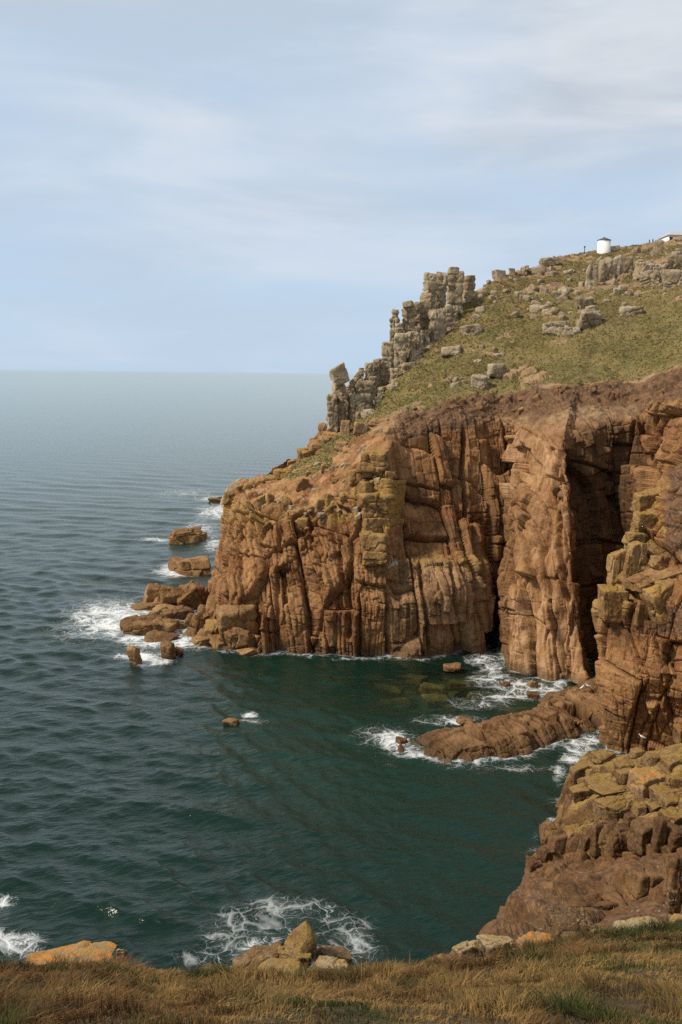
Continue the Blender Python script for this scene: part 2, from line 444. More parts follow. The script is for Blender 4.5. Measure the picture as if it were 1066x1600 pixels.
H.append(col(hz(1035, 108), [(1035, 900, 111), (1035, 760, 115), (1038, 625, 121), (1045, 580, 129), (1062, 452, 168), (1090, 369, 238)], (20, 0, 60, -1)))
H.append(col(hz(1130, 98), [(1130, 900, 100), (1130, 760, 103), (1130, 600, 110), (1135, 555, 120), (1150, 430, 165), (1180, 355, 240)], (20, 0, 60, 0)))
H.append(col(hz(1400, 80), [(1400, 900, 81), (1400, 760, 84), (1400, 580, 92), (1400, 530, 104), (1420, 400, 160), (1450, 330, 240)], (20, 0, 60, 0)))
H.append(col(hz(2000, 50), [(2000, 900, 51), (2000, 760, 54), (2000, 560, 60), (2000, 480, 75), (2000, 350, 130), (2000, 290, 200)], (20, 0, 60, 0)))
nu = []
for a, b in zip(H[:-1], H[1:]):
    a, b = np.array(a), np.array(b)
    L = max(np.linalg.norm(a[1] - b[1]), np.linalg.norm(a[4] - b[4]), 0.5)
    nu.append(int(np.clip(L / 0.11, 10, 170)))
nu[0] = 25; nu[1] = 60; nu[-1] = 14; nu[-2] = 50
nv = [10, 105, 95, 110, 70, 120, 170, 25, 14]
ROWV = np.concatenate([[0], np.cumsum(nv)])
G = loft(H, nu, nv, 6, 7)
# keep the terrain wall honest under water
U, V_ = G.shape[:2]
NN = normals(G)
pt = G.reshape(-1, 3)
NNf = NN.reshape(-1, 3)
camdir = pt - CAM
if (np.einsum('ij,ij->i', NNf, camdir)).mean() > 0: NNf = -NNf
vi = np.tile(np.arange(V_), U).astype(float)
px, py, zf = proj(pt)
# masks in the terrain's own layout
n1 = fbm(pt, 6.0, 4, 3); n2 = fbm(pt, 1.8, 4, 9)
grass_line = np.interp(px, [380, 440, 480, 520, 600, 640, 700, 800, 900, 1000, 1066, 1300], [700, 742, 748, 720, 650, 640, 622, 607, 600, 592, 572, 560])
grass = sstep(-10, 8, grass_line - py + n1 * 14)
tipzone = sstep(600, 540, px) * sstep(700, 660, px)
on_slope = sstep(ROWV[4] + 5, ROWV[4] + 25, vi)
grass *= sstep(ROWV[4] - 35, ROWV[4] + 10, vi)
soil = sstep(0, 12, py - grass_line + n1 * 10 + 5) * sstep(68, 30, (py - grass_line) + n1 * 30) * sstep(600, 640, px)
rocky = sstep(0.24, 0.46, fbm(pt * np.array([1, 1, 1.6]), 7.0, 4, 21) + 0.35 * fbm(pt, 1.5, 3, 22)
              + 0.30 * sstep(480, 400, py) - 0.22 * (sstep(700, 900, px) * sstep(470, 520, py)))
tipg = sstep(640, 560, px)
rocky = np.maximum(rocky, tipg * sstep(-0.02, 0.2, fbm(pt, 3.0, 3, 41)) * .8)
stackzone = sstep(ROWV[7] - 95, ROWV[7] - 60, vi) * sstep(735, 700, px)
rocky = np.maximum(rocky, stackzone)
gmask = grass * (1 - rocky * 0.8)
face = 1 - np.clip(sstep(ROWV[4] - 20, ROWV[4] + 25, vi), 0, 1)
pxe = px - np.interp(py, [690, 800, 930, 1070], [0, 8, 20, 38])
pil = sstep(790, 808, px + n2 * 4) * sstep(892, 876, pxe + n2 * 6) * face          # smooth bright pillar
up1 = sstep(618, 640, px) * sstep(780, 740, px) * sstep(860, 800, py)              # smoother brick-red wall
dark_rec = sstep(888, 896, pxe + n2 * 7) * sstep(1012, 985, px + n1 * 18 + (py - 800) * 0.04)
# relief
Rg = rotm(0.06, -0.10, math.radians(20))
tipL = sstep(560, 470, px)
TJ = math.radians(12)
hA, rA = jblocks(pt, 4.4, 6.0, 10.0, 101, TJ, .06, .10, 1.0, .4, .20, .8, .13, warp=.16)
hB, rB = jblocks(pt, 1.75, 3.2, 3.1, 202, TJ + .12, .03, -.12, .36, .34, .30, .42, .085, warp=.16)
hC, rC = jblocks(pt, .75, 1.2, 1.15, 303, TJ - .2, .10, .15, .09, .12, .20, .12, .06, warp=.16)
hV, rV = jblocks(pt, 1.05, 4.0, 15.0, 404, TJ, .05, .1, .42, .18, .18, .40, .10)
pB = sstep(-.28, .12, fbm(pt, 7.0, 3, 57)); pC = sstep(-.18, .2, fbm(pt, 4.0, 3, 58))
pB = sstep(-.12, .26, fbm(pt, 7.0, 3, 57))
hB *= .22 + .78 * pB; hC *= .2 + .8 * pC
ridged = np.abs(fbm(pt * np.array([1, 1, .6]), 1.5, 4, 59))
rough_n = fbm(pt, 1.0, 5, 55) * 0.11 - ridged * .16 + .04
smoothf = np.clip(pil * 0.7 + up1 * 0.45, 0, 0.8)
tipface = sstep(600, 540, px) * face
disp_face = hA * (1 - 0.72 * pil) + hB * (1 - smoothf - .12 * pil) + hC * (1 - 0.6 * smoothf) + hV * (0.2 + 0.8 * np.maximum(tipface * .8, pil)) + rough_n
disp_slope = rocky * (0.55 * (hB + hC) + 0.35 * hA + .25) * 0.9 + fbm(pt, 3.5, 4, 71) * 0.55 + fbm(pt, 0.9, 4, 72) * 0.32
w = sstep(ROWV[4] - 25, ROWV[4] + 30, vi)
disp = disp_face * (1 - w) + disp_slope * w
# soil scree: chunky rubble
rub = np.maximum(0, fbm(pt, 0.9, 3, 81)) * soil * 0.9
disp = disp + rub * w
# named features: joints and recesses of the wall
def vcrack(pts, width, dep):
    ys = [q[1] for q in pts]; xs = [q[0] for q in pts]
    xc = np.interp(py, ys, xs)
    ins = sstep(ys[0] - 8, ys[0] + 8, py) * sstep(ys[-1] + 8, ys[-1] - 8, py)
    return -dep * np.exp(-((px + n2 * 3 - xc) / width) ** 2) * ins * face
disp = disp + vcrack([(724, 672), (729, 780), (735, 850), (742, 900)], 3.0, 1.6)
disp = disp + vcrack([(520, 800), (528, 880), (540, 960), (545, 1000)], 4.0, 1.2)
disp = disp + vcrack([(440, 820), (436, 900), (432, 1000)], 4.0, 0.8)
disp = disp + vcrack([(880, 690), (872, 760), (878, 860), (890, 940)], 3.0, 1.2)
disp = disp + vcrack([(612, 880), (607, 960), (610, 1015)], 3.0, 1.2)
disp = disp + vcrack([(655, 880), (660, 950), (668, 1015)], 2.5, 1.0)
disp = disp + vcrack([(700, 890), (704, 950), (710, 1010)], 2.5, 1.0)
# ledge: lower wall stands proud of the upper wall
disp = disp + 1.0 * sstep(865, 885, py + n2 * 6) * sstep(615, 640, px) * sstep(770, 740, px) * face
# bright pillar has fluted ribs
disp = disp + pil * 0.5 * np.sin((px - 800) / 9.0 + n1 * 2.0) * sstep(690, 740, py)
edge_fade = sstep(0, 8, vi) * (1 - .5 * sstep(385, 345, px) * face)
Vh = pt + NNf * (disp * edge_fade)[:, None]
stain_shade = np.zeros(len(pt))
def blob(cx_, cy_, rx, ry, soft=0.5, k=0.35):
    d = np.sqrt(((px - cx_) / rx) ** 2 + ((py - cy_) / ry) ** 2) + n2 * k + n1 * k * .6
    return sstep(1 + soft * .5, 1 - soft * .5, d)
stain_shade = np.maximum(stain_shade, dark_rec * sstep(655, 690, py + (px - 960) * 0.15 + n1 * 18) * sstep(1100, 1000, py))  # black staining of the recess, with the pillar's shade painted in
stain_shade = np.maximum(stain_shade, 0.9 * blob(945, 690, 52, 36))  # head of the recess, same staining and painted shade
stain_shade = np.maximum(stain_shade, 0.5 * sstep(755, 764, px + n2 * 6) * sstep(806, 796, px + n2 * 6) * sstep(690, 712, py))  # shade of the gully painted in as a dark band
stain_shade = np.maximum(stain_shade, 0.75 * blob(648, 770, 20, 24))
stain_shade = np.maximum(stain_shade, 0.75 * blob(698, 832, 22, 18))
stain_shade = np.maximum(stain_shade, 0.85 * sstep(2.0, 0.5, Vh[:, 2] + n2 * 1.1) * face)
stain_shade *= np.where(vi < ROWV[5], 1, 0)
lich = 0.46 * sstep(640, 560, px) * sstep(900, 740, py + n1 * 60) + 0.5 * blob(690, 880, 60, 22) + 0.7 * blob(590, 790, 28, 70) - 0.1
lich += 0.5 * sstep(560, 500, px) * sstep(-40, 20, ROWV[4] + 10 - vi) * sstep(850, 790, py)
lich = np.clip(lich * face + 0.22 * w * tipg, 0, 1)
guano = 0.42 * blob(615, 862, 10, 30) + 0.2 * blob(632, 882, 26, 5)
guano = np.clip(guano * face, 0, 1)
greyr = np.clip(w * sstep(690, 640, py) * (0.55 + .45 * stackzone) + 0.30 * face * sstep(880, 930, py + n1 * 20) * sstep(640, 560, px) * 0 + 0.25 * sstep(870, 890, py) * sstep(600, 625, px) * sstep(775, 750, px) * face, 0, 1)
tint = 0.55 * rB + 0.45 * rA
pale = np.clip(pil * sstep(-0.5, 0.25, n1) * 1.0 + w * tipg * sstep(-.1, .3, n2) * .8 + .6 * face * sstep(.12, .4, fbm(pt, 4.5, 3, 91)) * sstep(600, 640, px) * sstep(790, 760, px) * sstep(880, 900, py), 0, 1)
faces = grid_faces(U, V_, flip=True)
me = mesh_from('headland', Vh, faces)
color_attr(me, 'mask', np.stack([gmask, soil * (1 - grass), stain_shade, lich], 1))
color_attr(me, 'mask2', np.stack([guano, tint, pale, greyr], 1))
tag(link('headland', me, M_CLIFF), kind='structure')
splat(Vh)
# tussocks of grass and heath over the slope
def tussocks(n):
    cand = np.where((gmask > .45) & (py > 360) & (px > 380) & (px < 1180) & (vi > ROWV[4] - 10) & (vi < ROWV[7] + 6))[0]
    ar = np.linalg.norm(np.cross(np.gradient(G, axis=0), np.gradient(G, axis=1)), axis=2).ravel()[cand]
    pick = RNG.choice(cand, n, p=ar / ar.sum())
    base = Vh[pick] + RNG.normal(0, .15, (n, 3)) * np.array([1, 1, 0])
    cl = fbm(base, 5.0, 4, 311); h2 = fbm(base, 1.4, 3, 312)
    bx0, by0, _ = proj(base)
    hgt = RNG.uniform(.07, .20, n) * (1 - .45 * sstep(800, 950, bx0 + (by0 - 500) * 1.2)) * (.7 + .8 * sstep(-.1, .4, cl + .4 * h2)) 
    nf = 5
    ang = RNG.uniform(0, 2 * math.pi, (n, nf)); sp_ = RNG.uniform(.25, 1.0, (n, nf))
    dirs = np.stack([np.cos(ang), np.sin(ang), 0 * ang], 2)
    b = base[:, None, :] + dirs * .06
    side = np.stack([-np.sin(ang), np.cos(ang), 0 * ang], 2) * .075
    tip = b + dirs * (hgt[:, None] * sp_)[..., None] + np.array([0, 0, 1.0]) * (hgt[:, None] * (1.1 - .4 * sp_))[..., None]
    V = np.stack([b - side - [0, 0, .08], b + side - [0, 0, .08], tip], 2).reshape(-1, 3)
    F_ = np.arange(n * nf * 3).reshape(-1, 3)
    me = mesh_from('heath', V, F_)
    olive = np.array([.185, .180, .052]); strw = np.array([.36, .275, .12]); brn = np.array([.23, .15, .075])
    bx, by, _ = proj(base)
    up = sstep(500, 430, by) * .35
    s1 = sstep(-.10, .22, cl * 1.3 + RNG.normal(0, .15, n) + up - .25 * sstep(820, 960, bx) * sstep(470, 520, by)); s2 = sstep(.05, .4, h2 * .8 + RNG.normal(0, .15, n) + up * .6)
    c = olive * (1 - s1[:, None]) + strw * s1[:, None]
    c = c * (1 - s2[:, None]) + brn * s2[:, None]
    c = c * RNG.uniform(.7, 1.25, n)[:, None]
    color_attr(me, 'tone', np.repeat(np.concatenate([c, np.ones((n, 1))], 1), nf * 3, 0))
    m, nt = new_mat('heath_grass')
    A_ = N(nt, 'ShaderNodeAttribute', attribute_name='tone')
    d0 = N(nt, 'ShaderNodeBsdfDiffuse', ins={'Color': A_.outputs['Color']})
    t0 = N(nt, 'ShaderNodeBsdfTranslucent', ins={'Color': A_.outputs['Color']})
    d = N(nt, 'ShaderNodeMixShader', ins={0: .4, 1: d0.outputs[0], 2: t0.outputs[0]})
    nt.links.new(d.outputs[0], nt.nodes.new('ShaderNodeOutputMaterial').inputs[0])
    tag(link('heath', me, m), 'rough grass and heath tussocks covering the headland slope', 'heath', kind='stuff')
tussocks(42000)
iz = ROWV[1]
WATERLINE += [Vh.reshape(U, V_, 3)[::6, iz, :2]]

# ------------------------------------------------------------------ generic secondary cliff from control columns
def sub_cliff(name, ctrl, nu, nv, seed, blur=(5, 5), amp=1.0, masks=None, kind='structure', wlrow=None, mat=None, Rz=20, sc=1.0):
    G = loft(ctrl, nu, nv, *blur)
    U, V_ = G.shape[:2]
    nn = normals(G).reshape(-1, 3); pt = G.reshape(-1, 3)
    flip = np.einsum('ij,ij->i', nn, pt - CAM).mean() > 0
    if flip: nn = -nn
    hA, rA = jblocks(pt, 2.9 * sc, 3.8 * sc, 4.4 * sc, seed, math.radians(Rz), .05, .10, .55, .38, .22, .5, .11, warp=.15)
    hB, rB = jblocks(pt, 1.25 * sc, 1.9 * sc, 1.8 * sc, seed + 10, math.radians(Rz + 9), .03, -.12, .22, .24, .26, .3, .07, warp=.15)
    hC, rC = jblocks(pt, .5 * sc, .8 * sc, .75 * sc, seed + 20, math.radians(Rz - 9), .1, .15, .07, .09, .16, .10, .05)
    hB *= .3 + .7 * sstep(-.25, .15, fbm(pt, 5.0, 3, seed + 7)); hC *= .3 + .7 * sstep(-.2, .2, fbm(pt, 3.0, 3, seed + 8))
    n1 = fbm(pt, 3.0, 4, seed + 3); n2 = fbm(pt, 0.9, 4, seed + 4)
    vi = np.tile(np.arange(V_), U).astype(float); ui = np.repeat(np.arange(U), V_).astype(float)
    d = amp * (hA + hB + hC + 0.14 * n2 + .15 * n1 - .2 * np.abs(fbm(pt, 1.2, 4, seed + 9)))
    px, py, _ = proj(pt)
    mk = dict(px=px, py=py, n1=n1, n2=n2, vi=vi, ui=ui, pt=pt, d=d, rA=rA, rB=rB)
    k = dict(grass=0 * d, soil=0 * d, stain_shade=0 * d, lich=0 * d, guano=0 * d, pale=0 * d, grey=0 * d, dmul=1 + 0 * d)
    if masks: masks(mk, k)
    Vv = pt + nn * (d * k['dmul'])[:, None]
    me = mesh_from(name, Vv, grid_faces(U, V_, flip=not flip))
    color_attr(me, 'mask', np.clip(np.stack([k['grass'], k['soil'], k['stain_shade'], k['lich']], 1), 0, 1))
    color_attr(me, 'mask2', np.clip(np.stack([k['guano'], 0.5 * rA + .5 * rB, k['pale'], k['grey']], 1), 0, 1))
    o = link(name, me, mat or M_CLIFF)
    if kind: o['kind'] = kind
    splat(Vv)
    if wlrow is not None:
        WATERLINE.append(Vv.reshape(U, V_, 3)[::5, wlrow, :2])
    return o

# right-hand cliff standing in front of the dark recess
C2 = []
c = [PZ(975, 112, -3), PZ(975, 112, 0)] + [PZ(975, 112, z) for z in (4, 8, 9.5, 10, 10.5)] + [PZ(1000, 114, 11), PZ(1030, 118, 12)]
C2.append(c)
C2.append([PZ(958, 100, -3), PZ(957, 100, 0), PZ(955, 100, 6), PZ(950, 99, 11.5), P(962, 895, 99), P(995, 832, 101), P(1016, 788, 103), P(1034, 772, 109), P(1055, 752, 116)])
C2.append([W(944, 1170) + np.array([0, 0, -3]), W(944, 1168), P(942, 1080, 90.5), P(938, 945, 92.5), P(955, 895, 94), P(986, 828, 96.5), P(1006, 780, 99), P(1022, 765, 106), P(1045, 740, 114)])
C2.append([W(972, 1178) + np.array([0, 0, -3]), W(972, 1175), P(972, 1080, 88.5), P(974, 950, 90.5), P(984, 900, 92), P(1002, 830, 95), P(1018, 780, 98), P(1035, 755, 104), P(1055, 735, 112)])
C2.append([W(1010, 1182) + np.array([0, 0, -3]), W(1010, 1178), P(1010, 1060, 87), P(1010, 945, 89), P(1016, 905, 91), P(1030, 830, 94), P(1042, 765, 97), P(1055, 740, 103), P(1070, 725, 110)])
C2.append([W(1070, 1192) + np.array([0, 0, -3]), W(1070, 1188), P(1070, 1060, 85), P(1070, 945, 87), P(1072, 900, 89), P(1075, 820, 92), P(1080, 740, 95), P(1090, 710, 101), P(1105, 695, 108)])
C2.append([W(1200, 1205) + np.array([0, 0, -3]), W(1200, 1200), P(1200, 1060, 79), P(1200, 945, 81), P(1200, 900, 83), P(1205, 800, 86), P(1210, 710, 90), P(1220, 680, 96), P(1240, 665, 104)])
C2.append([PZ(1500, 66, -3), PZ(1500, 66, 0), PZ(1500, 67, 7), PZ(1500, 68, 14), PZ(1500, 69, 18), PZ(1500, 72, 24), PZ(1500, 75, 30), PZ(1500, 82, 33), PZ(1500, 92, 34)])
def mk2(m, k):
    fx = m['px']; fy = m['py']
    k['lich'][:] = 0.75 * sstep(1010, 960, fx - (1000 - fy) * 0.12) * sstep(1050, 960, fy + m['n1'] * 40) + 0.35 * sstep(960, 860, fy)
    k['stain_shade'][:] = np.maximum(0.6 * sstep(1.8, .5, m['pt'][:, 2] + m['n2']), 0.55 * sstep(0.1, 0.4, m['n1'] + 0.0))
    k['soil'][:] = 0.75 * sstep(1025, 1050, fx + m['n1'] * 10) * sstep(900, 850, fy)
    k['soil'][:] = np.maximum(k['soil'], .8 * sstep(1000, 1020, fx) * sstep(935, 955, fy + m['n1'] * 10) * sstep(1010, 980, fy + m['n1'] * 10))
sub_cliff('cliff', C2, [40, 45, 110, 130, 170, 100, 30], [8, 110, 120, 60, 70, 60, 50, 20], 700, masks=mk2, wlrow=8, amp=0.8, blur=(6, 7))

# ------------------------------------------------------------------ near lichened buttress below the viewpoint (water side to the left)
def sh(pts):
    return [P(*q) for q in pts]
C4 = []
# rows run from the near gully out to the waterline on the far side
sil = [(700, 1560, 30), (768, 1458, 43), (802, 1392, 55), (850, 1335, 63), (880, 1290, 69), (886, 1215, 76), (908, 1182, 81), (925, 1168, 86)]
C4.append([np.array([p[0] - .9, p[1] + 1.0, -3.0]) for p in sh(sil)])
C4.append([np.array([p[0] - .45, p[1] + .4, max(-1.0, p[2] * .45 - .5)]) for p in sh(sil)])
C4.append(sh(sil))
C4.append(sh([(770, 1570, 28), (830, 1448, 42), (860, 1385, 52), (895, 1325, 60.5), (905, 1265, 67), (915, 1212, 74), (930, 1184, 79.5)]) + [W(945, 1176) + np.array([0, 0, -1.0])])
C4.append(sh([(850, 1570, 26), (890, 1445, 41), (910, 1395, 51), (930, 1330, 58), (935, 1262, 64), (950, 1212, 72), (960, 1180, 78)]) + [W(975, 1172) + np.array([0, 0, -1.0])])
C4.append(sh([(930, 1570, 25), (955, 1440, 39), (965, 1400, 48), (975, 1335, 55), (975, 1270, 60), (985, 1210, 69), (990, 1177, 76)]) + [W(1000, 1172) + np.array([0, 0, -1.0])])
C4.append(sh([(1010, 1570, 24), (1020, 1440, 38), (1022, 1400, 46), (1025, 1340, 52), (1025, 1272, 57), (1030, 1205, 66), (1035, 1168, 74)]) + [W(1040, 1170) + np.array([0, 0, -1.0])])
C4.append(sh([(1100, 1570, 23), (1095, 1430, 36), (1092, 1395, 44), (1092, 1345, 49), (1090, 1270, 54), (1090, 1195, 63), (1090, 1155, 72)]) + [W(1095, 1180) + np.array([0, 0, -1.0])])
C4.append(sh([(1300, 1570, 20), (1280, 1420, 32), (1270, 1380, 40), (1260, 1320, 45), (1250, 1240, 50), (1250, 1150, 60), (1250, 1090, 70)]) + [P(1250, 1020, 76)])
C4.append(sh([(1700, 1500, 16), (1650, 1380, 26), (1640, 1320, 34), (1630, 1250, 40), (1620, 1150, 46), (1600, 1040, 56), (1600, 960, 66)]) + [P(1600, 900, 74)])
def mk4(m, k):
    py_ = m['py']; px_ = m['px']
    top = sstep(1320, 1285, py_ + m['n1'] * 15)
    k['lich'][:] = 0.42 * top
    k['soil'][:] = 0.75 * (1 - top) * sstep(1330, 1365, py_ + m['n1'] * 25) * sstep(-.3, .3, m['n2'] + .1)
    k['stain_shade'][:] = np.maximum(0.55 * sstep(1410, 1440, py_ + m['n1'] * 20), .65 * sstep(1.2, .2, m['pt'][:, 2] + m['n2'] * .5))  # darker low in the gully and along the waterline
    k['dmul'][:] = 1 - .8 * sstep(495, 545, m['vi'])
sub_cliff('rocky_shore', C4, [12, 14, 60, 80, 90, 110, 130, 50, 24], [80, 110, 110, 120, 90, 70, 30], 820, masks=mk4, amp=0.75, Rz=35, mat=M_CLIFFD, sc=1.3)
WATERLINE.append(np.array([W(*q)[:2] for q in ((905, 1180), (890, 1215), (884, 1250), (880, 1290), (862, 1312), (850, 1330))]))

# ------------------------------------------------------------------ foreground bank
EDGE_X = [-2600, -900, -300, 0, 100, 190, 230, 290, 350, 450, 540, 600, 680, 760, 850, 930, 1000, 1066, 1300, 1900, 3200]
EDGE_Y = [1490, 1480, 1492, 1502, 1508, 1506, 1518, 1526, 1518, 1524, 1518, 1512, 1514, 1500, 1482, 1462, 1452, 1445, 1425, 1395, 1390]
EDGE_D = [13, 13, 13, 13, 13, 13.2, 13.5, 13.8, 14, 14.2, 14.5, 15, 15.5, 16.2, 17, 17.6, 18, 18.2, 18, 16.5, 15]
B = []
for x, y, D in zip(EDGE_X, EDGE_Y, EDGE_D):
    e = P(x, y, D)
    nb = P(x, 1605, 6.0) if -200 < x < 1300 else np.array([P(x, 1605, 6.0)[0], 6.0, 30.7])
    m1 = P(x, y + (1605 - y) * .5, 8.9) if -200 < x < 1300 else (e + nb) / 2
    u = np.array([e[0] / D, 0, 0])
    wide = not (-200 < x < 1300)
    if wide:
        nb = np.array([e[0] * .92, 6.0, 30.9]); m1 = e * .5 + nb * .5
    B.append([np.array([e[0] * 1.2, -12.0, 39.5]), np.array([e[0] * (.85 if wide else .55), -1.0, 33.55]), nb, m1, e,
              e + np.array([u[0] * 1.2, 1.2, -1.9]), e + np.array([u[0] * 3.0, 3.0, -7.0]), e + np.array([u[0] * 9, 9, -19 if x < 700 else -13]),
              e + np.array([u[0] * 16, 16, -(e[2] + 3) if x < 700 else -16])])
nuB = [50, 40] + [36] + [26] * 13 + [30, 30, 44]
nvB = [8, 30, 60, 60, 14, 20, 20, 10]
GB = loft(B, nuB, nvB, 5, 5)
UB, VB = GB.shape[:2]
ptB = GB.reshape(-1, 3)
mound = fbm(ptB * np.array([1, 1, .3]), 1.3, 3, 907) * 0.16 + fbm(ptB, 0.45, 3, 908) * 0.06
ptB = ptB + np.array([0, 0, 1.0]) * mound[:, None]
GBd = ptB.reshape(UB, VB, 3)
m_soil, nt = new_mat('turf_soil')
geo = nt.nodes.new('ShaderNodeNewGeometry')
c_ = mixc(nt, rampf(nt, noise(nt, geo.outputs['Position'], 2.0, 6, .7), .4, .6), (0.045, 0.034, 0.012), (0.100, 0.064, 0.025))
c_ = mixc(nt, rampf(nt, noise(nt, geo.outputs['Position'], 14.0, 5, .7), .55, .7), c_, (0.13, 0.085, 0.04))
bs = N(nt, 'ShaderNodeBsdfPrincipled', ins={'Base Color': c_, 'Roughness': .95})
nt.links.new(N(nt, 'ShaderNodeBump', ins={'Strength': .8, 'Distance': .1, 'Height': noise(nt, geo.outputs['Position'], 12, 6, .7)}).outputs[0], bs.inputs['Normal'])
nt.links.new(bs.outputs[0], nt.nodes.new('ShaderNodeOutputMaterial').inputs[0])
nB = normals(GBd)
flipB = nB[UB // 2, VB // 3, 2] < 0
if flipB: nB = -nB
me = mesh_from('ground', ptB, grid_faces(UB, VB, flip=not flipB))
tag(link('ground', me, m_soil), kind='structure')
DBs = DB.copy()
splat(ptB)

# grass blades
def build_grass(n):
    r0 = nvB[0] + nvB[1] - 22; r1 = sum(nvB[:5]) + 6
    cells_i, cells_j = np.meshgrid(np.arange(UB - 1), np.arange(r0, r1), indexing='ij')
    A = GBd[cells_i, cells_j]; Bq = GBd[cells_i + 1, cells_j]; Cq = GBd[cells_i, cells_j + 1]
    area = np.linalg.norm(np.cross(Bq - A, Cq - A), axis=2)
    cpx, cpy, _ = proj((A + Bq + Cq).reshape(-1, 3) / 3)
    inview = ((cpx > -60) & (cpx < 1126) & (cpy < 1680)).reshape(area.shape)
    nearw = np.where(inview, 1.0, 0.11)
    w_ = (area * nearw).ravel(); w_ = w_ / w_.sum()
    pick = RNG.choice(len(w_), n, p=w_)
    ci = cells_i.ravel()[pick]; cj = cells_j.ravel()[pick]
    a, b = RNG.random(n)[:, None], RNG.random(n)[:, None]
    base = (GBd[ci, cj] * (1 - a) * (1 - b) + GBd[ci + 1, cj] * a * (1 - b) + GBd[ci, cj + 1] * (1 - a) * b + GBd[ci + 1, cj + 1] * a * b)
    clump = fbm(base, 0.55, 3, 33); big = fbm(base, 1.8, 3, 35); hue = fbm(base, 0.9, 4, 37); fine = fbm(base, .22, 2, 38)
    L = (0.06 + 0.17 * sstep(-.2, .5, clump + .3 * fine) ** 1.4) * RNG.uniform(0.55, 1.25, n) * (0.85 + 0.35 * sstep(-.3, .4, big))
    ang = fbm(base, 0.5, 2, 39) * 5.0 + RNG.normal(0, 0.75, n) + 0.6
    lean = np.stack([np.cos(ang), np.sin(ang) * .8 + .25, np.zeros(n)], 1)
    wid = RNG.uniform(0.0022, 0.0042, n)[:, None] * (0.75 + base[:, 1:2] / 18)
    up = np.array([0, -.15, 1.0]); up = up / np.linalg.norm(up)
    k = RNG.uniform(0.35, 1.25, n)[:, None]
    Lc = L[:, None]
    p0 = base - up * 0.02
    p1 = base + up * Lc * 0.55 + lean * Lc * 0.22 * k
    p2 = base + up * Lc * (0.95 - .25 * k) + lean * Lc * 0.75 * k
    side = np.cross(lean, up); sa = RNG.uniform(-1, 1, n)[:, None]
    side = side + lean * sa; side /= np.linalg.norm(side, axis=1, keepdims=True)
    V = np.stack([p0 - side * wid, p0 + side * wid, p1 - side * wid * .8, p1 + side * wid * .8, p2], 1).reshape(-1, 3)
    i = np.arange(n)[:, None] * 5
    tris = np.concatenate([i + np.array([[0, 1, 3]]), i + np.array([[0, 3, 2]]), i + np.array([[2, 3, 4]])], 0)
    me = mesh_from('grass', V, tris)
    straw = np.array([0.36, 0.225, 0.078]); brown = np.array([0.21, 0.108, 0.038]); green = np.array([0.075, 0.082, 0.018]); dgreen = np.array([0.035, 0.042, 0.010])
    bx, by, _ = proj(base)
    gsel = sstep(0.02, 0.30, hue + RNG.normal(0, .14, n) + 0.16 * sstep(840, 1000, bx) * sstep(1500, 1465, by) * 2 + 0.10 * sstep(300, 100, bx))
    bsel = sstep(-.1, .35, big + RNG.normal(0, .25, n) + .12 * sstep(400, 100, bx))
    col_ = straw * (1 - bsel[:, None]) + brown * bsel[:, None]
    gcol = green * (1 - sstep(.1, .5, clump)[:, None] * .3) + dgreen * sstep(.1, .5, clump)[:, None] * .3
    col_ = col_ * (1 - gsel[:, None]) + gcol * gsel[:, None]
    col_ = col_ * (RNG.uniform(0.38, 0.84, n) * (.78 + .5 * sstep(-.3, .35, fbm(base, .33, 3, 40))))[:, None]
    cc = np.repeat(np.concatenate([col_, np.ones((n, 1))], 1), 5, 0)
    color_attr(me, 'tone', cc)
    m, nt = new_mat('dry_grass')
    A_ = N(nt, 'ShaderNodeAttribute', attribute_name='tone')
    d = N(nt, 'ShaderNodeBsdfPrincipled', ins={'Base Color': A_.outputs['Color'], 'Roughness': .7})
    d.inputs['Specular IOR Level'].default_value = 0.2
    t = N(nt, 'ShaderNodeBsdfTranslucent', ins={'Color': A_.outputs['Color']})
    mx = N(nt, 'ShaderNodeMixShader', ins={0: 0.25, 1: d.outputs[0], 2: t.outputs[0]})
    nt.links.new(mx.outputs[0], nt.nodes.new('ShaderNodeOutputMaterial').inputs[0])
    o = link('grass', me, m)
    tag(o, 'dry straw and green grass covering the foreground bank', 'grass', kind='stuff')
build_grass(320000)

# ------------------------------------------------------------------ rock generators
_topo = {}
def box_topo(nx, ny, nz):
    key = (nx, ny, nz)
    if key in _topo: return _topo[key]
    idx = {}; V = []; Fc = []
    def vid(i, j, k):
        t = (i, j, k)
        if t not in idx:
            idx[t] = len(V); V.append((2 * i / nx - 1, 2 * j / ny - 1, 2 * k / nz - 1))
        return idx[t]
    for i in range(nx):
        for j in range(ny):
            Fc.append([vid(i, j, 0), vid(i, j + 1, 0), vid(i + 1, j + 1, 0), vid(i + 1, j, 0)])
            Fc.append([vid(i, j, nz), vid(i + 1, j, nz), vid(i + 1, j + 1, nz), vid(i, j + 1, nz)])
    for i in range(nx):
        for k in range(nz):
            Fc.append([vid(i, 0, k), vid(i + 1, 0, k), vid(i + 1, 0, k + 1), vid(i, 0, k + 1)])
            Fc.append([vid(i, ny, k), vid(i, ny, k + 1), vid(i + 1, ny, k + 1), vid(i + 1, ny, k)])
    for j in range(ny):
        for k in range(nz):
            Fc.append([vid(0, j, k), vid(0, j, k + 1), vid(0, j + 1, k + 1), vid(0, j + 1, k)])
            Fc.append([vid(nx, j, k), vid(nx, j + 1, k), vid(nx, j + 1, k + 1), vid(nx, j, k + 1)])
    _topo[key] = (np.array(V, float), np.array(Fc, int))
    return _topo[key]

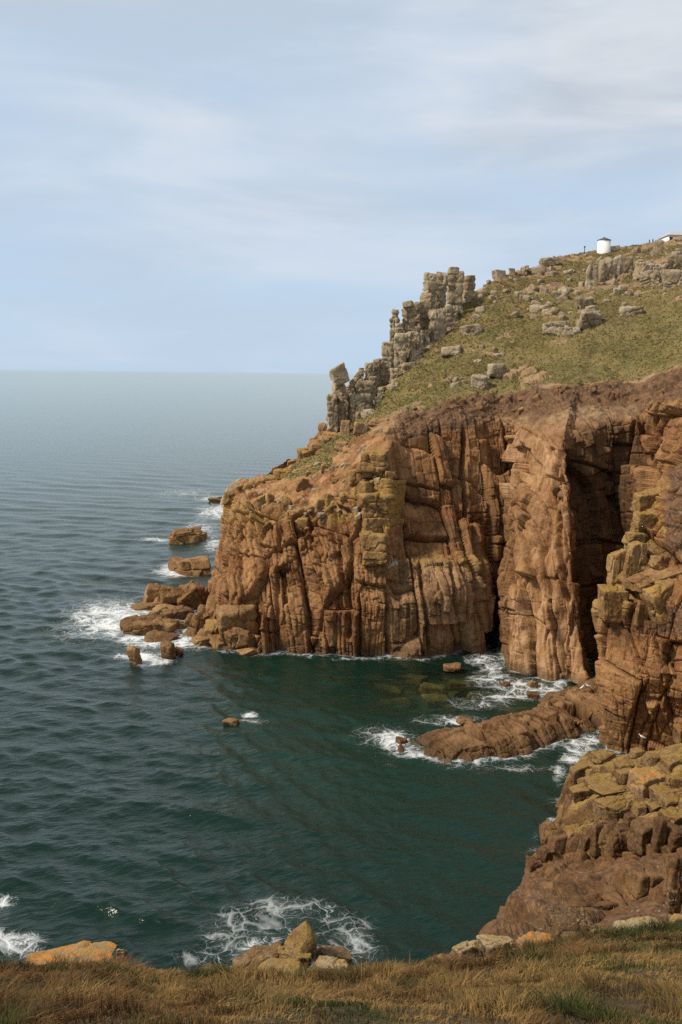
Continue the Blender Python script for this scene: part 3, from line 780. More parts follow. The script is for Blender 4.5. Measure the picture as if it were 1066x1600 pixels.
def rock_verts(n, sx, sy, sz, seed, sharp=14.0, cuts=5, box_tilt=0.12, rough=0.05, crack=0.0, cutmin=0.70):
    V, Fc = box_topo(n, n, n)
    rg = np.random.default_rng(seed)
    d = np.tan(V * math.pi / 4)
    d = d / np.linalg.norm(d, axis=1, keepdims=True)
    planes = []
    for ax in range(3):
        for s in (-1, 1):
            nn = np.zeros(3); nn[ax] = s
            nn = nn + rg.normal(0, box_tilt, 3); nn /= np.linalg.norm(nn)
            planes.append((nn, rg.uniform(0.82, 1.05)))
    for _ in range(cuts + 5):
        nn = rg.normal(0, 1, 3); nn /= np.linalg.norm(nn)
        planes.append((nn, rg.uniform(cutmin, 0.98) * np.abs(nn).sum()))
    s = 0
    sharp = sharp * 2.2
    for nn, dist in planes:
        s = s + np.maximum(0, d @ nn / dist) ** sharp
    r = s ** (-1 / sharp)
    p = d * r[:, None]
    p = p / np.maximum(np.abs(p).max(0), .5)
    S = np.array([sx, sy, sz]) / 2
    w = p * S
    sm = (sx * sy * sz) ** (1 / 3)
    off = rg.uniform(-50, 50, 3)
    nse = fbm(w + off, sm * 0.35, 4, seed % 97) * rough * sm
    nse = nse - np.abs(fbm(w + off, sm * .55, 4, seed % 79)) * rough * 1.6 * sm
    w = w + d * nse[:, None]
    if n >= 14:
        h, _, _ = blocks(w + off, np.array([sx, sy, sz]).clip(sm * .6, sm * 1.6) * rg.uniform(.45, .7, 3), seed % 91 + 3, .035 * sm, .06 * sm, .05 * sm, .06, pn=5)
        w = w + d * h[:, None]
    if crack > 0:
        h, _, _ = blocks(w + off, np.array([sx, sy, sz]) * rg.uniform(.42, .65, 3), seed % 91 + 3, crack * sm * .5, crack * sm * .5, crack * sm, .10, pn=4)
        w = w + d * h[:, None]
    return w, Fc

def rock_obj(name, c, size, rot, seed, mat, n=12, label=None, cat='rock', group=None, **kw):
    v, f = rock_verts(n, *size, seed, **kw)
    me = mesh_from(name, v, f)
    o = link(name, me, mat)
    o.location = c; o.rotation_euler = rot
    tag(o, label, cat, group)
    return o

_rs = [1000]
def px_rock(name, box, mat, label, cat='boulder', group=None, D=None, dr=0.8, n=None, rot=None, sink=0.12, hmul=1.0, dback=0.25, **kw):
    """a rock that fills a photo box, seated on the terrain behind that box"""
    x0, y0, x1, y1 = box
    sd = int(abs(x0 * 733.1 + y0 * 137.7 + x1 * 311.3 + y1 * 57.9)) % 99991 + 11
    xc = (x0 + x1) / 2
    if D == 'sea':
        D = W(xc, y1)[1]
        D += (x1 - x0) / F * D * dr * .4
    elif D is None:
        D = depth(xc, y1 - (y1 - y0) * 0.3)
        if D is None: D = depth(xc, y1 + 4, 4) or 150.0
    c0 = P(xc, (y0 + y1) / 2, D)
    sc_ = proj(c0[None])[2][0] / F
    w = (x1 - x0) * sc_; h = (y1 - y0) * sc_
    dpt = w * dr
    el = math.atan2(CAM[2] - c0[2], D)
    hh = max(0.5 * h, (h - dpt * max(0, math.sin(el)) * .8) / math.cos(el)) * hmul
    hh_t = hh * (1 + sink)
    c = P(xc, (y0 + y1) / 2, D + dpt * (dback - 0.25))
    c = c + np.array([0, 0, -hh * sink * .5])
    if n is None:
        n = int(np.clip(max(x1 - x0, y1 - y0) * 0.55, 8, 36))
    rg = np.random.default_rng(sd)
    if rot is None: rot = (rg.normal(0, .07), rg.normal(0, .07), rg.uniform(-.35, .35))
    a = dict(sharp=16.0, cuts=5, rough=0.045)
    a.update(kw)
    return rock_obj(name, c, (w * 1.06, dpt * 1.06, hh_t * 1.06), rot, sd, mat, n, label, cat, group, **a)

# ------------------------------------------------------------------ sea-level ridge
def ridge():
    fr = [(612, 1168), (650, 1176), (690, 1191), (735, 1194), (780, 1188), (820, 1176), (860, 1163), (905, 1150), (950, 1142), (985, 1135)]
    cr = [(620, 1165), (645, 1152), (690, 1140), (735, 1131), (775, 1122), (810, 1108), (850, 1092), (890, 1080), (925, 1070), (965, 1055)]
    bk = [(622, 1160), (650, 1150), (695, 1137), (740, 1128), (780, 1117), (815, 1102), (855, 1085), (895, 1070), (935, 1055), (985, 1040)]
    C = []
    for f_, c_, b_ in zip(fr, cr, bk):
        f0 = W(*f_); c0 = P(c_[0], c_[1], f0[1] + 4.2 + (c_[0] - 620) * .012); 
        c0[2] *= .82
        if c0[2] < -0.3: c0[2] = -0.3
        b0 = W(*b_); b0 = np.array([b0[0], max(b0[1], c0[1] + 2.0), 0])
        mid = f0 * .35 + c0 * .65; mid[2] = c0[2] * .8; mid[1] = f0[1] + 1.7
        c1 = c0 + np.array([0.4, 1.0, -.1])
        C.append([f0 + np.array([0, -.8, -2.5]), f0 + np.array([0, 0, -.1]), mid, c0, c1, b0 + np.array([0, 0, -.5]), b0 + np.array([.3, 1, -2.5])])
    def mk(m, k):
        k['stain_shade'][:] = .8 * sstep(1.5, .3, m['pt'][:, 2] + m['n2'] * .6)
        k['dmul'][:] = 1.0
        k['pale'][:] = .25 * sstep(0.0, .3, m['n1'])
    o = sub_cliff('rock_ridge', C, [60, 70, 70, 70, 65, 65, 65, 60, 50], [8, 60, 40, 24, 40, 8], 1313, blur=(2, 1), amp=.8, masks=mk, kind=None, wlrow=8, Rz=30, mat=M_CLIFFD, sc=1.15)
    tag(o, 'long brown rock ridge sloping into the bay from the right cliff', 'rock ridge')
ridge()

# ------------------------------------------------------------------ rocks in and beside the sea
SEA = [
 ((226, 911, 264, 946), 'angled brown slab at the far end of the rocks off the point', M_BROWN, dict(rot=(.1, .25, .5))),
 ((245, 914, 286, 952), 'broad sloping slab in the middle of the rocks off the point', M_BROWN, dict(rot=(.25, .1, .4))),
 ((278, 912, 322, 952), 'cracked slab leaning against the foot of the headland point', M_BROWN, dict(rot=(.25, .15, .5), crack=.06)),
 ((209, 938, 262, 954), 'low knobbly rock at the seaward edge of the slabs off the point', M_WET, {}),
 ((237, 943, 276, 964), 'squat brown rock in front of the sloping slabs off the point', M_BROWN, {}),
 ((256, 946, 298, 968), 'dark jointed rock between the slabs and the headland foot', M_WET, dict(crack=.06)),
 ((192, 961, 250, 991), 'large dark wet boulder facing the white surf off the point', M_WET, dict(dr=.7)),
 ((244, 966, 276, 989), 'rounded brown boulder beside the large dark wet one', M_BROWN, {}),
 ((268, 971, 293, 985), 'small low boulder ringed by surf between the point and the dark boulder', M_BROWN, {}),
 ((224, 990, 272, 1004), 'flat rock awash in foam in front of the dark wet boulder', M_WET, {}),
 ((201, 1011, 219, 1038), 'small upright rock with water pouring down beside it', M_BROWN, {}),
 ((248, 998, 274, 1028), 'reddish brown rock at the right of the pouring white water', M_WET, dict(hmul=.65)),
 ((270, 1010, 286, 1023), 'tiny rock at the nearest corner of the surf off the point', M_WET, {}),
 ((260, 826, 318, 849), 'flat topped islet with a split slab alone off the headland', M_BROWN, dict(crack=.08, dr=.9, rot=(0, 0, .2))),
 ((269, 868, 329, 898), 'wedge shaped slab rock breaking the surf beside the headland', M_BROWN, dict(rot=(.12, .1, .4), dr=.9)),
 ((327, 776, 350, 786), 'small far dome shaped rock in foam beyond the headland', M_WET, {}),
 ((348, 754, 380, 790), 'grey brown rock shoulder showing behind the headland point', M_GREY, dict(hmul=1.3)),
 ((290, 958, 328, 994), 'low jointed rock in the surf at the foot of the point', M_BROWN, dict(crack=.07)),
 ((320, 968, 354, 1008), 'pale cleft block standing in the surf below the point', M_YELLOW, dict(crack=.05, lab=0)),
 ((344, 946, 396, 992), 'big squared block with a flat top at the headland corner', M_BROWN, dict(sharp=24, rot=(0, .03, .35))),
 ((350, 976, 396, 1008), 'orange brown block beneath the big squared block', M_BROWN, dict(sharp=24, rot=(0, .1, .25))),
 ((350, 1004, 384, 1021), 'low wet block at the waterline under the headland corner', M_WET, {}),
 ((366, 1008, 416, 1026), 'long low slab at the waterline right of the headland corner', M_BROWN, dict(rot=(0, -.12, .1))),
 ((376, 934, 402, 966), 'small squared block perched above the big headland corner block', M_BROWN, dict(sharp=24)),
 ((696, 1032, 723, 1052), 'reddish boulder just awash in the green bay water', M_WET, dict(hmul=.45, sharp=4)),
 ((781, 1064, 797, 1074), 'small dark boulder in the foam below the bright pillar', M_WET, {}),
 ((826, 1063, 841, 1075), 'small tan boulder in the foam below the bright pillar', M_BROWN, {}),
 ((823, 1080, 843, 1091), 'pointed wet boulder in the foam behind the rock ridge', M_WET, {}),
 ((712, 1119, 738, 1132), 'low rock breaking a wave behind the middle of the ridge', M_WET, {}),
 ((351, 1121, 373, 1132), 'tiny rock awash alone in the open bay', M_WET, {}),
 ((843, 1279, 880, 1320), 'small dark rock in the water under the near buttress', M_WET, {}),
]
SEA += [
 ((318, 934, 362, 984), 'broken slab step at the foot of the headland point', M_BROWN, dict(sharp=20, rot=(0, .15, .4))),
 ((300, 980, 350, 1012), 'low shelf rock running from the headland corner into the surf', M_BROWN, dict(crack=.05, dr=1.1)),
 ((308, 948, 342, 984), 'rough middle rock of the shelf below the point', M_WET, dict(crack=.05)),
 ((330, 992, 368, 1016), 'squat rock between the low shelf rock and the headland corner', M_BROWN, {}),
]
for bx, lab, mt, kw in SEA:
    gx_, gy_ = (bx[2] - bx[0]) * .07, (bx[3] - bx[1]) * .10
    bx = (bx[0] - gx_, bx[1] - gy_, bx[2] + gx_, bx[3])
    kw = dict(kw); kw.pop('lab', None)
    px_rock('sea_rock', bx, mt, lab, 'rock', 'rocks in and beside the sea', D=None if (bx[0] >= 318 and 930 < bx[1] < 1009 and bx[2] < 420) else 'sea', sink=.5, **{**dict(box_tilt=.2, cuts=9, cutmin=.58), **kw})

# submerged boulders on the bay floor
for q, bx in enumerate([(582, 1074, 640, 1092), (634, 1054, 668, 1069), (592, 1094, 640, 1108), (655, 1070, 700, 1084), (660, 1090, 705, 1102),
           (700, 1062, 740, 1076), (725, 1085, 760, 1098), (560, 1058, 600, 1068), (690, 1105, 720, 1114), (745, 1050, 775, 1060)]):
    x0, y0, x1, y1 = bx
    c = W((x0 + x1) / 2, (y0 + y1) / 2, -0.9)
    s_ = c[1] / F
    rock_obj('submerged_boulder', c, ((x1 - x0) * s_ * 1.1, (x1 - x0) * s_ * 0.8, 1.3), (0, 0, random.uniform(-.5, .5)), 5000 + q, M_BROWN, 12,
             'brown boulder showing through the green bay water', 'boulder', 'boulders under the bay water', sharp=8)

# ------------------------------------------------------------------ stacks of granite pillars along the skyline
def pillar(px0, py0, px1, py1, D, seed, label, lean=(0, 0), extra=3.0, name='granite_pillar', mat=None, joints=None, dr=.95, cap=0):
    xc = (px0 + px1) / 2
    top = P(xc, py0, D); bot = P(xc, py1, D)
    sc_ = proj(((top + bot) / 2)[None])[2][0] / F
    w = (px1 - px0) * sc_ * 1.05; hgt = top[2] - bot[2] + extra
    n = 11 if w < 2 else 15
    nz = int(np.clip(hgt / (w / n) * .9, 14, 70))
    V, Fc = box_topo(n, n, nz)
    rg = np.random.default_rng(seed)
    p = 9.0
    x, y, z = V[:, 0].copy(), V[:, 1].copy(), V[:, 2].copy()
    t = (z + 1) / 2 * hgt
    mx = np.maximum(np.abs(x), np.abs(y)); mx = np.maximum(mx, 1e-6)
    rr = (np.abs(x) ** p + np.abs(y) ** p) ** (-1 / p) * mx
    x *= rr; y *= rr
    # joints: beds of differing thickness, each a little shifted, turned and scaled
    js = [0.0]
    while js[-1] < hgt:
        js.append(js[-1] + rg.uniform(.55, 1.35) * max(w, 1.2))
    js = np.array(js)
    k = np.clip(np.searchsorted(js, t, side='right') - 1, 0, len(js) - 1)
    sx = rg.uniform(.90, 1.04, len(js) + 1)[k]; sy = rg.uniform(.90, 1.04, len(js) + 1)[k]
    ox = rg.normal(0, .03, len(js) + 1)[k] * w; oy = rg.normal(0, .03, len(js) + 1)[k] * w
    an = rg.normal(0, .12, len(js) + 1)[k]
    dj = np.min(np.abs(t[:, None] - js[None, 1:]), axis=1)
    gr = 1 - 0.15 * np.exp(-(dj / (0.06 * max(w, 1))) ** 2)
    capr = 1 - 0.16 * sstep(.22 * w, 0, hgt - t)  # weathered shoulders
    hw = w / 2
    X = x * sx * gr * capr * hw; Y = y * sy * gr * capr * hw * dr
    ca, sa = np.cos(an), np.sin(an)
    X, Y = X * ca - Y * sa + ox, X * sa + Y * ca + oy
    Z = t + (rg.uniform(-.18, .18) * X + rg.uniform(-.18, .18) * Y) * sstep(hgt * .7, hgt, t)
    Q = np.stack([X, Y, Z], 1)
    off = rg.uniform(-60, 60, 3)
    nse = fbm(Q + off, .9, 4, seed % 89) * 0.13 + fbm(Q + off, .35, 2, seed % 83) * .05
    hb, _, _ = blocks(Q + off, (w * .55, w * .55, w * .9), seed % 71, .10, .18, .22, .07, rotm(.1, .1, rg.uniform(0, 1)), pn=5)
    nse = nse + hb - .25 * np.abs(fbm(Q + off, .8, 4, seed % 67))
    nr = np.stack([x, y, 0.3 * z], 1)
    Q = Q + nr * nse[:, None]
    Q[:, 0] += lean[0] * t; Q[:, 1] += lean[1] * t
    me = mesh_from(name, Q, Fc)
    o = link(name, me, mat or M_GREY)
    o.location = bot + np.array([0, 0, -extra])
    o.rotation_euler = (0, 0, rg.uniform(-.3, .3))
    return tag(o, label, 'rock pillar', 'granite pillars on the headland skyline')

def Dst(px):
    return float(np.interp(px, [510, 575, 640, 700, 745], [150, 158, 166, 178, 186]))
TOW = 'jointed grey granite pillar of the tall tower at the top of the skyline stacks'
MID = 'grey granite pillar in the middle stack below the tall tower'
LOW = 'grey granite pillar in the lowest stack at the seaward end of the skyline'
PIL = [
 (662, 427, 681, 470, TOW, 2), (680, 426, 698, 475, TOW, 1), (697, 425, 723, 485, TOW, 1), (721, 432, 741, 478, TOW, 1),
 (654, 460, 676, 512, MID, 0), (671, 483, 694, 536, MID, -6), (691, 478, 713, 526, MID, -4), (712, 482, 723, 512, MID, -5),
 (645, 472, 657, 520, MID, 1), (629, 477, 648, 523, MID, 1), (609, 497, 624, 540, MID, 3), (618, 505, 630, 530, MID, 1),
 (615, 521, 636, 560, MID, -3), (635, 518, 650, 556, MID, -3), (649, 520, 661, 554, MID, -3), (660, 515, 671, 550, MID, -4), (597, 534, 616, 564, MID, 0),
 (570, 567, 584, 602, LOW, 0), (583, 561, 594, 606, LOW, 0), (591, 560, 610, 602, LOW, 0), (606, 554, 625, 578, LOW, 0),
 (626, 566, 650, 595, LOW, -6), (610, 575, 623, 606, LOW, -5),
 (521, 598, 541, 634, LOW, 0), (552, 595, 580, 626, LOW, -1), (511, 616, 528, 650, LOW, 0), (527, 614, 541, 658, LOW, -1),
 (545, 617, 563, 656, LOW, -3), (555, 630, 572, 660, LOW, -5), (577, 589, 590, 630, LOW, -3), (590, 604, 603, 630, LOW, -5), (611, 598, 623, 616, LOW, -8),
 (541, 603, 554, 640, LOW, 0), (561, 575, 568, 600, LOW, 1), (700, 500, 716, 530, MID, -5), (640, 548, 656, 562, MID, -6), (566, 640, 584, 664, LOW, -7), (584, 622, 600, 645, LOW, -6),
]
for q, (x0, y0, x1, y1, lab, dd) in enumerate(PIL):
    pillar(x0, y0, x1, y1, Dst((x0 + x1) / 2) + dd, 2100 + q, lab)
pillar(612, 484, 623, 500, Dst(617) + 3, 2190, 'small balanced knob topping the slender pinnacle left of the middle stack', name='granite_pillar', extra=.3)
px_rock('balanced_rock', (516, 568, 544, 600), M_GREY, 'big head shaped granite block balanced at the seaward end of the skyline', 'boulder', D=151, dr=.8, sharp=9, n=22, rot=(0, -.25, .2), cuts=6, hmul=.95)
o = pillar(540, 578, 551, 600, 153, 2191, 'leaning granite slab propped beside the big head shaped block', lean=(.75, 0), extra=.6)
px_rock('capstone', (700, 418, 717, 428), M_GREY, 'flat capstone lying on the top of the tall granite tower', 'boulder', D=178, n=12)
px_rock('capstone', (629, 470, 648, 480), M_GREY, 'rounded capstone on the pillar left of the middle stack', 'boulder', D=166, n=12)

# ------------------------------------------------------------------ lichened blocks of the point and the block column
PT = 'lichen covered granite block on the sloping top of the headland point'
ORG = 'orange lichened block in the row beneath the skyline stacks'
CLM = 'yellow lichened block in the tall block column of the headland face'
BL = [
 ((497, 659, 513, 688), ORG), ((512, 658, 535, 679), ORG), ((533, 656, 547, 685), ORG), ((551, 654, 576, 683), ORG), ((574, 651, 607, 668), ORG),
 ((581, 666, 601, 683), ORG), ((597, 665, 619, 691), ORG), ((504, 674, 536, 691), ORG), ((483, 689, 504, 708), ORG), ((522, 689, 547, 703), ORG),
 ((465, 697, 484, 724), PT), ((472, 702, 492, 718), PT), ((449, 717, 464, 728), PT), ((413, 742, 434, 756), PT), ((398, 748, 416, 762), PT), ((380, 752, 400, 768), PT),
 ((347, 766, 374, 788), PT), ((366, 757, 386, 775), PT), ((400, 772, 416, 800), PT), ((416, 770, 430, 790), PT), ((440, 776, 456, 800), PT), ((460, 745, 482, 772), PT),
 ((492, 778, 512, 800), PT), ((507, 770, 522, 790), PT), ((465, 806, 484, 826), PT), ((500, 725, 512, 738), PT), ((517, 745, 530, 758), PT), ((476, 735, 488, 746), PT), ((530, 772, 544, 786), PT),
 ((558, 704, 607, 736), CLM), ((566, 723, 590, 748), CLM), ((589, 724, 600, 742), CLM), ((542, 732, 568, 760), CLM), ((558, 746, 606, 778), CLM),
 ((601, 735, 617, 755), CLM), ((558, 768, 610, 812), CLM), ((560, 803, 607, 838), CLM), ((562, 826, 607, 866), CLM), ((565, 858, 606, 886), CLM),
]
for bx, lab in BL:
    px_rock('granite_block', bx, M_ORANGE if lab is ORG else M_YELLOW, lab, 'boulder', 'lichened blocks of the headland point', sharp=16, box_tilt=.12 if lab is CLM else .16, cuts=5, cutmin=.72 if lab is CLM else .62, dback=.22 if lab is CLM else .4, crack=.03 if bx[2] - bx[0] > 30 else 0)
px_rock('granite_block', (428, 732, 461, 749), M_YELLOW, 'pale flat oval boulder on the rim of the headland point', 'boulder', 'lichened blocks of the headland point', sharp=5, cuts=2)

# right cliff blocks
for bx, lab, mt in [
 ((935, 914, 978, 968), 'large squared block with yellow green face on the right cliff edge', M_YELLOW),
 ((948, 858, 977, 918), 'tall rounded slab standing on the squared block of the right cliff', M_YELLOW),
 ((962, 851, 976, 862), 'small pointed stone on top of the tall rounded slab', M_YELLOW),
 ((974, 866, 990, 930), 'narrow upright block right of the tall rounded slab', M_YELLOW),
 ((978, 830, 1006, 852), 'lichened step block below the top of the right cliff', M_YELLOW),
 ((981, 846, 1012, 892), 'tall lichened block in the middle step of the right cliff edge', M_YELLOW),
 ((990, 768, 1024, 802), 'yellow topped block at the head of the right cliff edge', M_YELLOW),
 ((990, 796, 1022, 826), 'block under the yellow topped one on the right cliff edge', M_YELLOW),
 ((1017, 866, 1049, 888), 'pale split boulder resting on the right cliff ledge', M_BROWN),
 ((984, 890, 1066, 916), 'long thin tilted slab ledge on the right cliff', M_BROWN),
 ((1002, 900, 1072, 968), 'huge dark mossy block beneath the tilted slab ledge', M_YELLOW),
 ((992, 938, 1012, 978), 'pale narrow wedge under the tilted slab ledge', M_BROWN)]:
    px_rock('cliff_block', bx, mt, lab, 'boulder', 'blocks on the right cliff', sharp=16, box_tilt=.09, cuts=3, dback=.15 if bx[0] != 1002 else .7, dr=.7,
            rot=(0, -.28 if bx[0] in (984, 1002) else .03, .25))

# near buttress blocks
NB = [(888, 1192, 920, 1228), (890, 1222, 926, 1254), (880, 1244, 911, 1302), (909, 1246, 926, 1292), (914, 1211, 944, 1244), (924, 1222, 979, 1246),
      (933, 1239, 991, 1292), (988, 1251, 1013, 1278), (1011, 1251, 1036, 1270), (964, 1196, 995, 1233), (989, 1200, 1035, 1246), (958, 1186, 990, 1212),
      (922, 1170, 961, 1196), (1004, 1175, 1032, 1201), (1039, 1207, 1074, 1238), (1016, 1224, 1058, 1254), (1028, 1260, 1076, 1306), (975, 1269, 993, 1296),
      (981, 1277, 1026, 1330), (943, 1286, 986, 1336), (923, 1284, 945, 1336), (1019, 1274, 1040, 1345), (1037, 1284, 1080, 1328),
      (884, 1290, 911, 1309), (863, 1301, 884, 1336), (842, 1320, 868, 1346), (1054, 1130, 1076, 1164), (1032, 1180, 1066, 1206), (968, 1340, 1043, 1416),
      (868, 1382, 968, 1416), (1040, 1330, 1080, 1400), (820, 1336, 846, 1370), (985, 1168, 1010, 1186), (1030, 1240, 1066, 1264), (905, 1298, 930, 1340)]
NBL = ['yellow topped corner block at the seaward tip of the near buttress', 'dark block under the yellow corner block of the near buttress',
 'tall two part block rising from the water at the near buttress', 'narrow upright block beside the tall block rising from the water',
 'flat lichened block behind the corner block of the near buttress', 'thin tilted slab in the middle of the near buttress top',
 'biggest yellow block at the front brow of the near buttress', 'small orange block right of the biggest yellow block', 'low grey block near the brow of the near buttress',
 'olive rounded block in the second row of the near buttress', 'round topped block with an orange lichen patch on the near buttress', 'brownish flat block near the back of the near buttress',
 'low yellow slab at the back left edge of the near buttress', 'grey pointed block tilted against its neighbours at the back', 'orange topped block at the right edge of the near buttress',
 'layered brown block behind the brow at the right', 'large pale topped block at the right brow of the near buttress', 'small wedge under the biggest yellow block',
 'broad dark wall block under the small orange block', 'smooth brown wall block under the biggest yellow block', 'narrow wall block left of the smooth brown wall block',
 'tall narrow wall block below the right brow', 'bulging wall block under the pale topped block', 'round yellow capped boulder on a ledge above the water',
 'squat brown block below the round yellow capped boulder', 'lowest brown block by the water on the near buttress', 'upright layered stump at the right edge above the buttress',
 'low pinkish slab at the back right of the near buttress', 'huge domed brown boulder in the gully under the buttress wall', 'flat dark slab across the brown slope of the gully',
 'tall brown block at the right edge of the gully', 'brown knob on the water side of the gully slope', 'small slab at the back rim of the near buttress', 'wedge between the brow blocks at the right',
 'brown block under the narrow wall block above the water']
for q, (bx, lab) in enumerate(zip(NB, NBL)):
    topb = bx[3] < 1296
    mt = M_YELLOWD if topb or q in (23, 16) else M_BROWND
    if q in (28, 29, 30, 31): mt = M_WET  # wet-rock tone reused: gully shading put into these blocks' colour
    if q == 10: mt = M_ORANGE
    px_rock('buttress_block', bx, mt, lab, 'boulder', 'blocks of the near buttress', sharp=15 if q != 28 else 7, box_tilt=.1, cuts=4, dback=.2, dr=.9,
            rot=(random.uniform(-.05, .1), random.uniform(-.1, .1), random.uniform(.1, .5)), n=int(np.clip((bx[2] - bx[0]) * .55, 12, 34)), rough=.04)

# ------------------------------------------------------------------ boulders on the headland slope
def scatter(n, region, smin, smax, label, group, mat, name='boulder', flat=.7, power=2.2, seed=1, minpy=None):
    rg = np.random.default_rng(seed)
    k = 0; tries = 0
    while k < n and tries < n * 60:
        tries += 1
        x, y = rg.uniform(region[0], region[2]), rg.uniform(region[1], region[3])
        if minpy is not None and not minpy(x, y): continue
        D = depth(x, y, 1)
        if D is None or D > 300 or D < 100: continue
        s = smin + (smax - smin) * rg.random() ** (power * .7)
        hx = s * rg.uniform(.75, 1.25); hy = s * flat * rg.uniform(.7, 1.2)
        px_rock(name, (x - hx / 2, y - hy * .6, x + hx / 2, y + hy * .4), mat, label, 'boulder', group, D=D, n=max(6, min(12, int(s * .5))), cuts=6, sharp=14, box_tilt=.2,
                rot=(rg.normal(0, .15), rg.normal(-.12, .2), rg.uniform(-.8, .8)), sink=.35, rough=.06)
        k += 1
def above(x, y): return y < np.interp(x, [600, 640, 700, 800, 900, 1000, 1066], [640, 635, 615, 602, 596, 588, 568]) - 4
def crest(x): return np.interp(x, [640, 700, 740, 775, 830, 890, 930, 1000, 1066], [560, 500, 445, 430, 412, 397, 390, 381, 372])
scatter(160, (640, 372, 1066, 500), 4.5, 20, 'pale weathered boulder lying in the heath of the upper headland slope', 'boulders on the upper slope', M_GREYB, seed=3,
        minpy=lambda x, y: crest(x) + 3 < y < crest(x) + 95)
scatter(24, (640, 430, 960, 610), 5, 20, 'brown grey boulder half sunk in the grassy lower headland slope', 'boulders on the lower slope', M_GREYB, seed=4, power=3,
        minpy=lambda x, y: above(x, y) and y > crest(x) + 70 and (y - 470) < (960 - x) * .55)
scatter(46, (630, 580, 1066, 690), 4, 15, 'reddish rock lying on the bare earth band above the cliff lip', 'rocks on the earth band', M_BROWN, seed=5, power=2.5,
        minpy=lambda x, y: np.interp(x, [600, 800, 1066], [642, 612, 578]) < y < np.interp(x, [600, 800, 1066], [668, 672, 640]))
scatter(66, (380, 690, 605, 830), 4, 13, 'small granite lump on the rubbly top of the headland point', 'rubble on the headland point', M_GREYB, seed=6, power=2,
        minpy=lambda x, y: y > np.interp(x, [380, 440, 500, 600], [770, 745, 690, 690]) + 4 and y < np.interp(x, [380, 440, 530, 600], [800, 812, 815, 800]))
OUT = [((1052, 393, 1066, 410), 0), ((935, 404, 962, 440), 1), ((958, 400, 976, 430), 1), ((972, 402, 990, 424), 1), ((994, 408, 1040, 432), 0), ((1000, 424, 1036, 446), 0), ((1036, 420, 1072, 448), 0), ((1038, 400, 1072, 424), 0),
       ((1020, 375, 1036, 398), 0), ((900, 462, 928, 482), 0), ((848, 502, 888, 522), 0), ((898, 482, 940, 510), 0), ((968, 476, 1006, 496), 0), ((880, 506, 906, 524), 0), ((842, 402, 874, 416), 0), ((914, 416, 936, 452), 1),
       ((760, 566, 790, 586), 0), ((735, 585, 765, 606), 0), ((770, 422, 790, 434), 0), ((795, 418, 806, 428), 0), ((722, 508, 752, 524), 0), ((690, 540, 720, 556), 0)]
OL = ['rough pale block at the right edge below the white house', 'layered block in the squared outcrop below the round white hut', 'dark shaded block at the right side of the squared outcrop', 'low block at the end of the squared outcrop',
 'broad olive slab block right of the squared outcrop', 'bulging block under the broad olive slab block', 'big layered block at the right edge of the upper slope', 'flat bedded block above the big layered block',
 'upright olive block on the crest below the dark posts', 'spotted pale boulder in the middle of the upper slope', 'long flat boulder above the green grass', 'brown squared boulder beside the long flat boulder',
 'russet boulder above the green grass at the right', 'round boulder at the foot of the brown squared boulder', 'low pale boulder on the crest left of the round hut', 'stepped pale outcrop left of the squared outcrop',
 'yellowish boulder on the lower slope above the bare earth', 'upright boulder beside the yellowish one above the bare earth', 'stone on the skyline just right of the tall tower', 'small stone on the skyline further along the crest',
 'flat slab on the slope right of the middle stack', 'low flat slab on the slope under the middle stack']
for (bx, ty), lab in zip(OUT, OL):
    px_rock('outcrop_block', bx, M_GREYB, lab, 'boulder', 'outcrop blocks on the headland slope', sharp=16, box_tilt=.1, cuts=4, crack=.07 if ty or bx[2] - bx[0] > 30 else 0.02, dr=.8,
            D=depth((bx[0] + bx[2]) / 2, bx[3] - 3, 2), n=int(np.clip((bx[2] - bx[0]) * .6, 10, 24)), sink=.3)

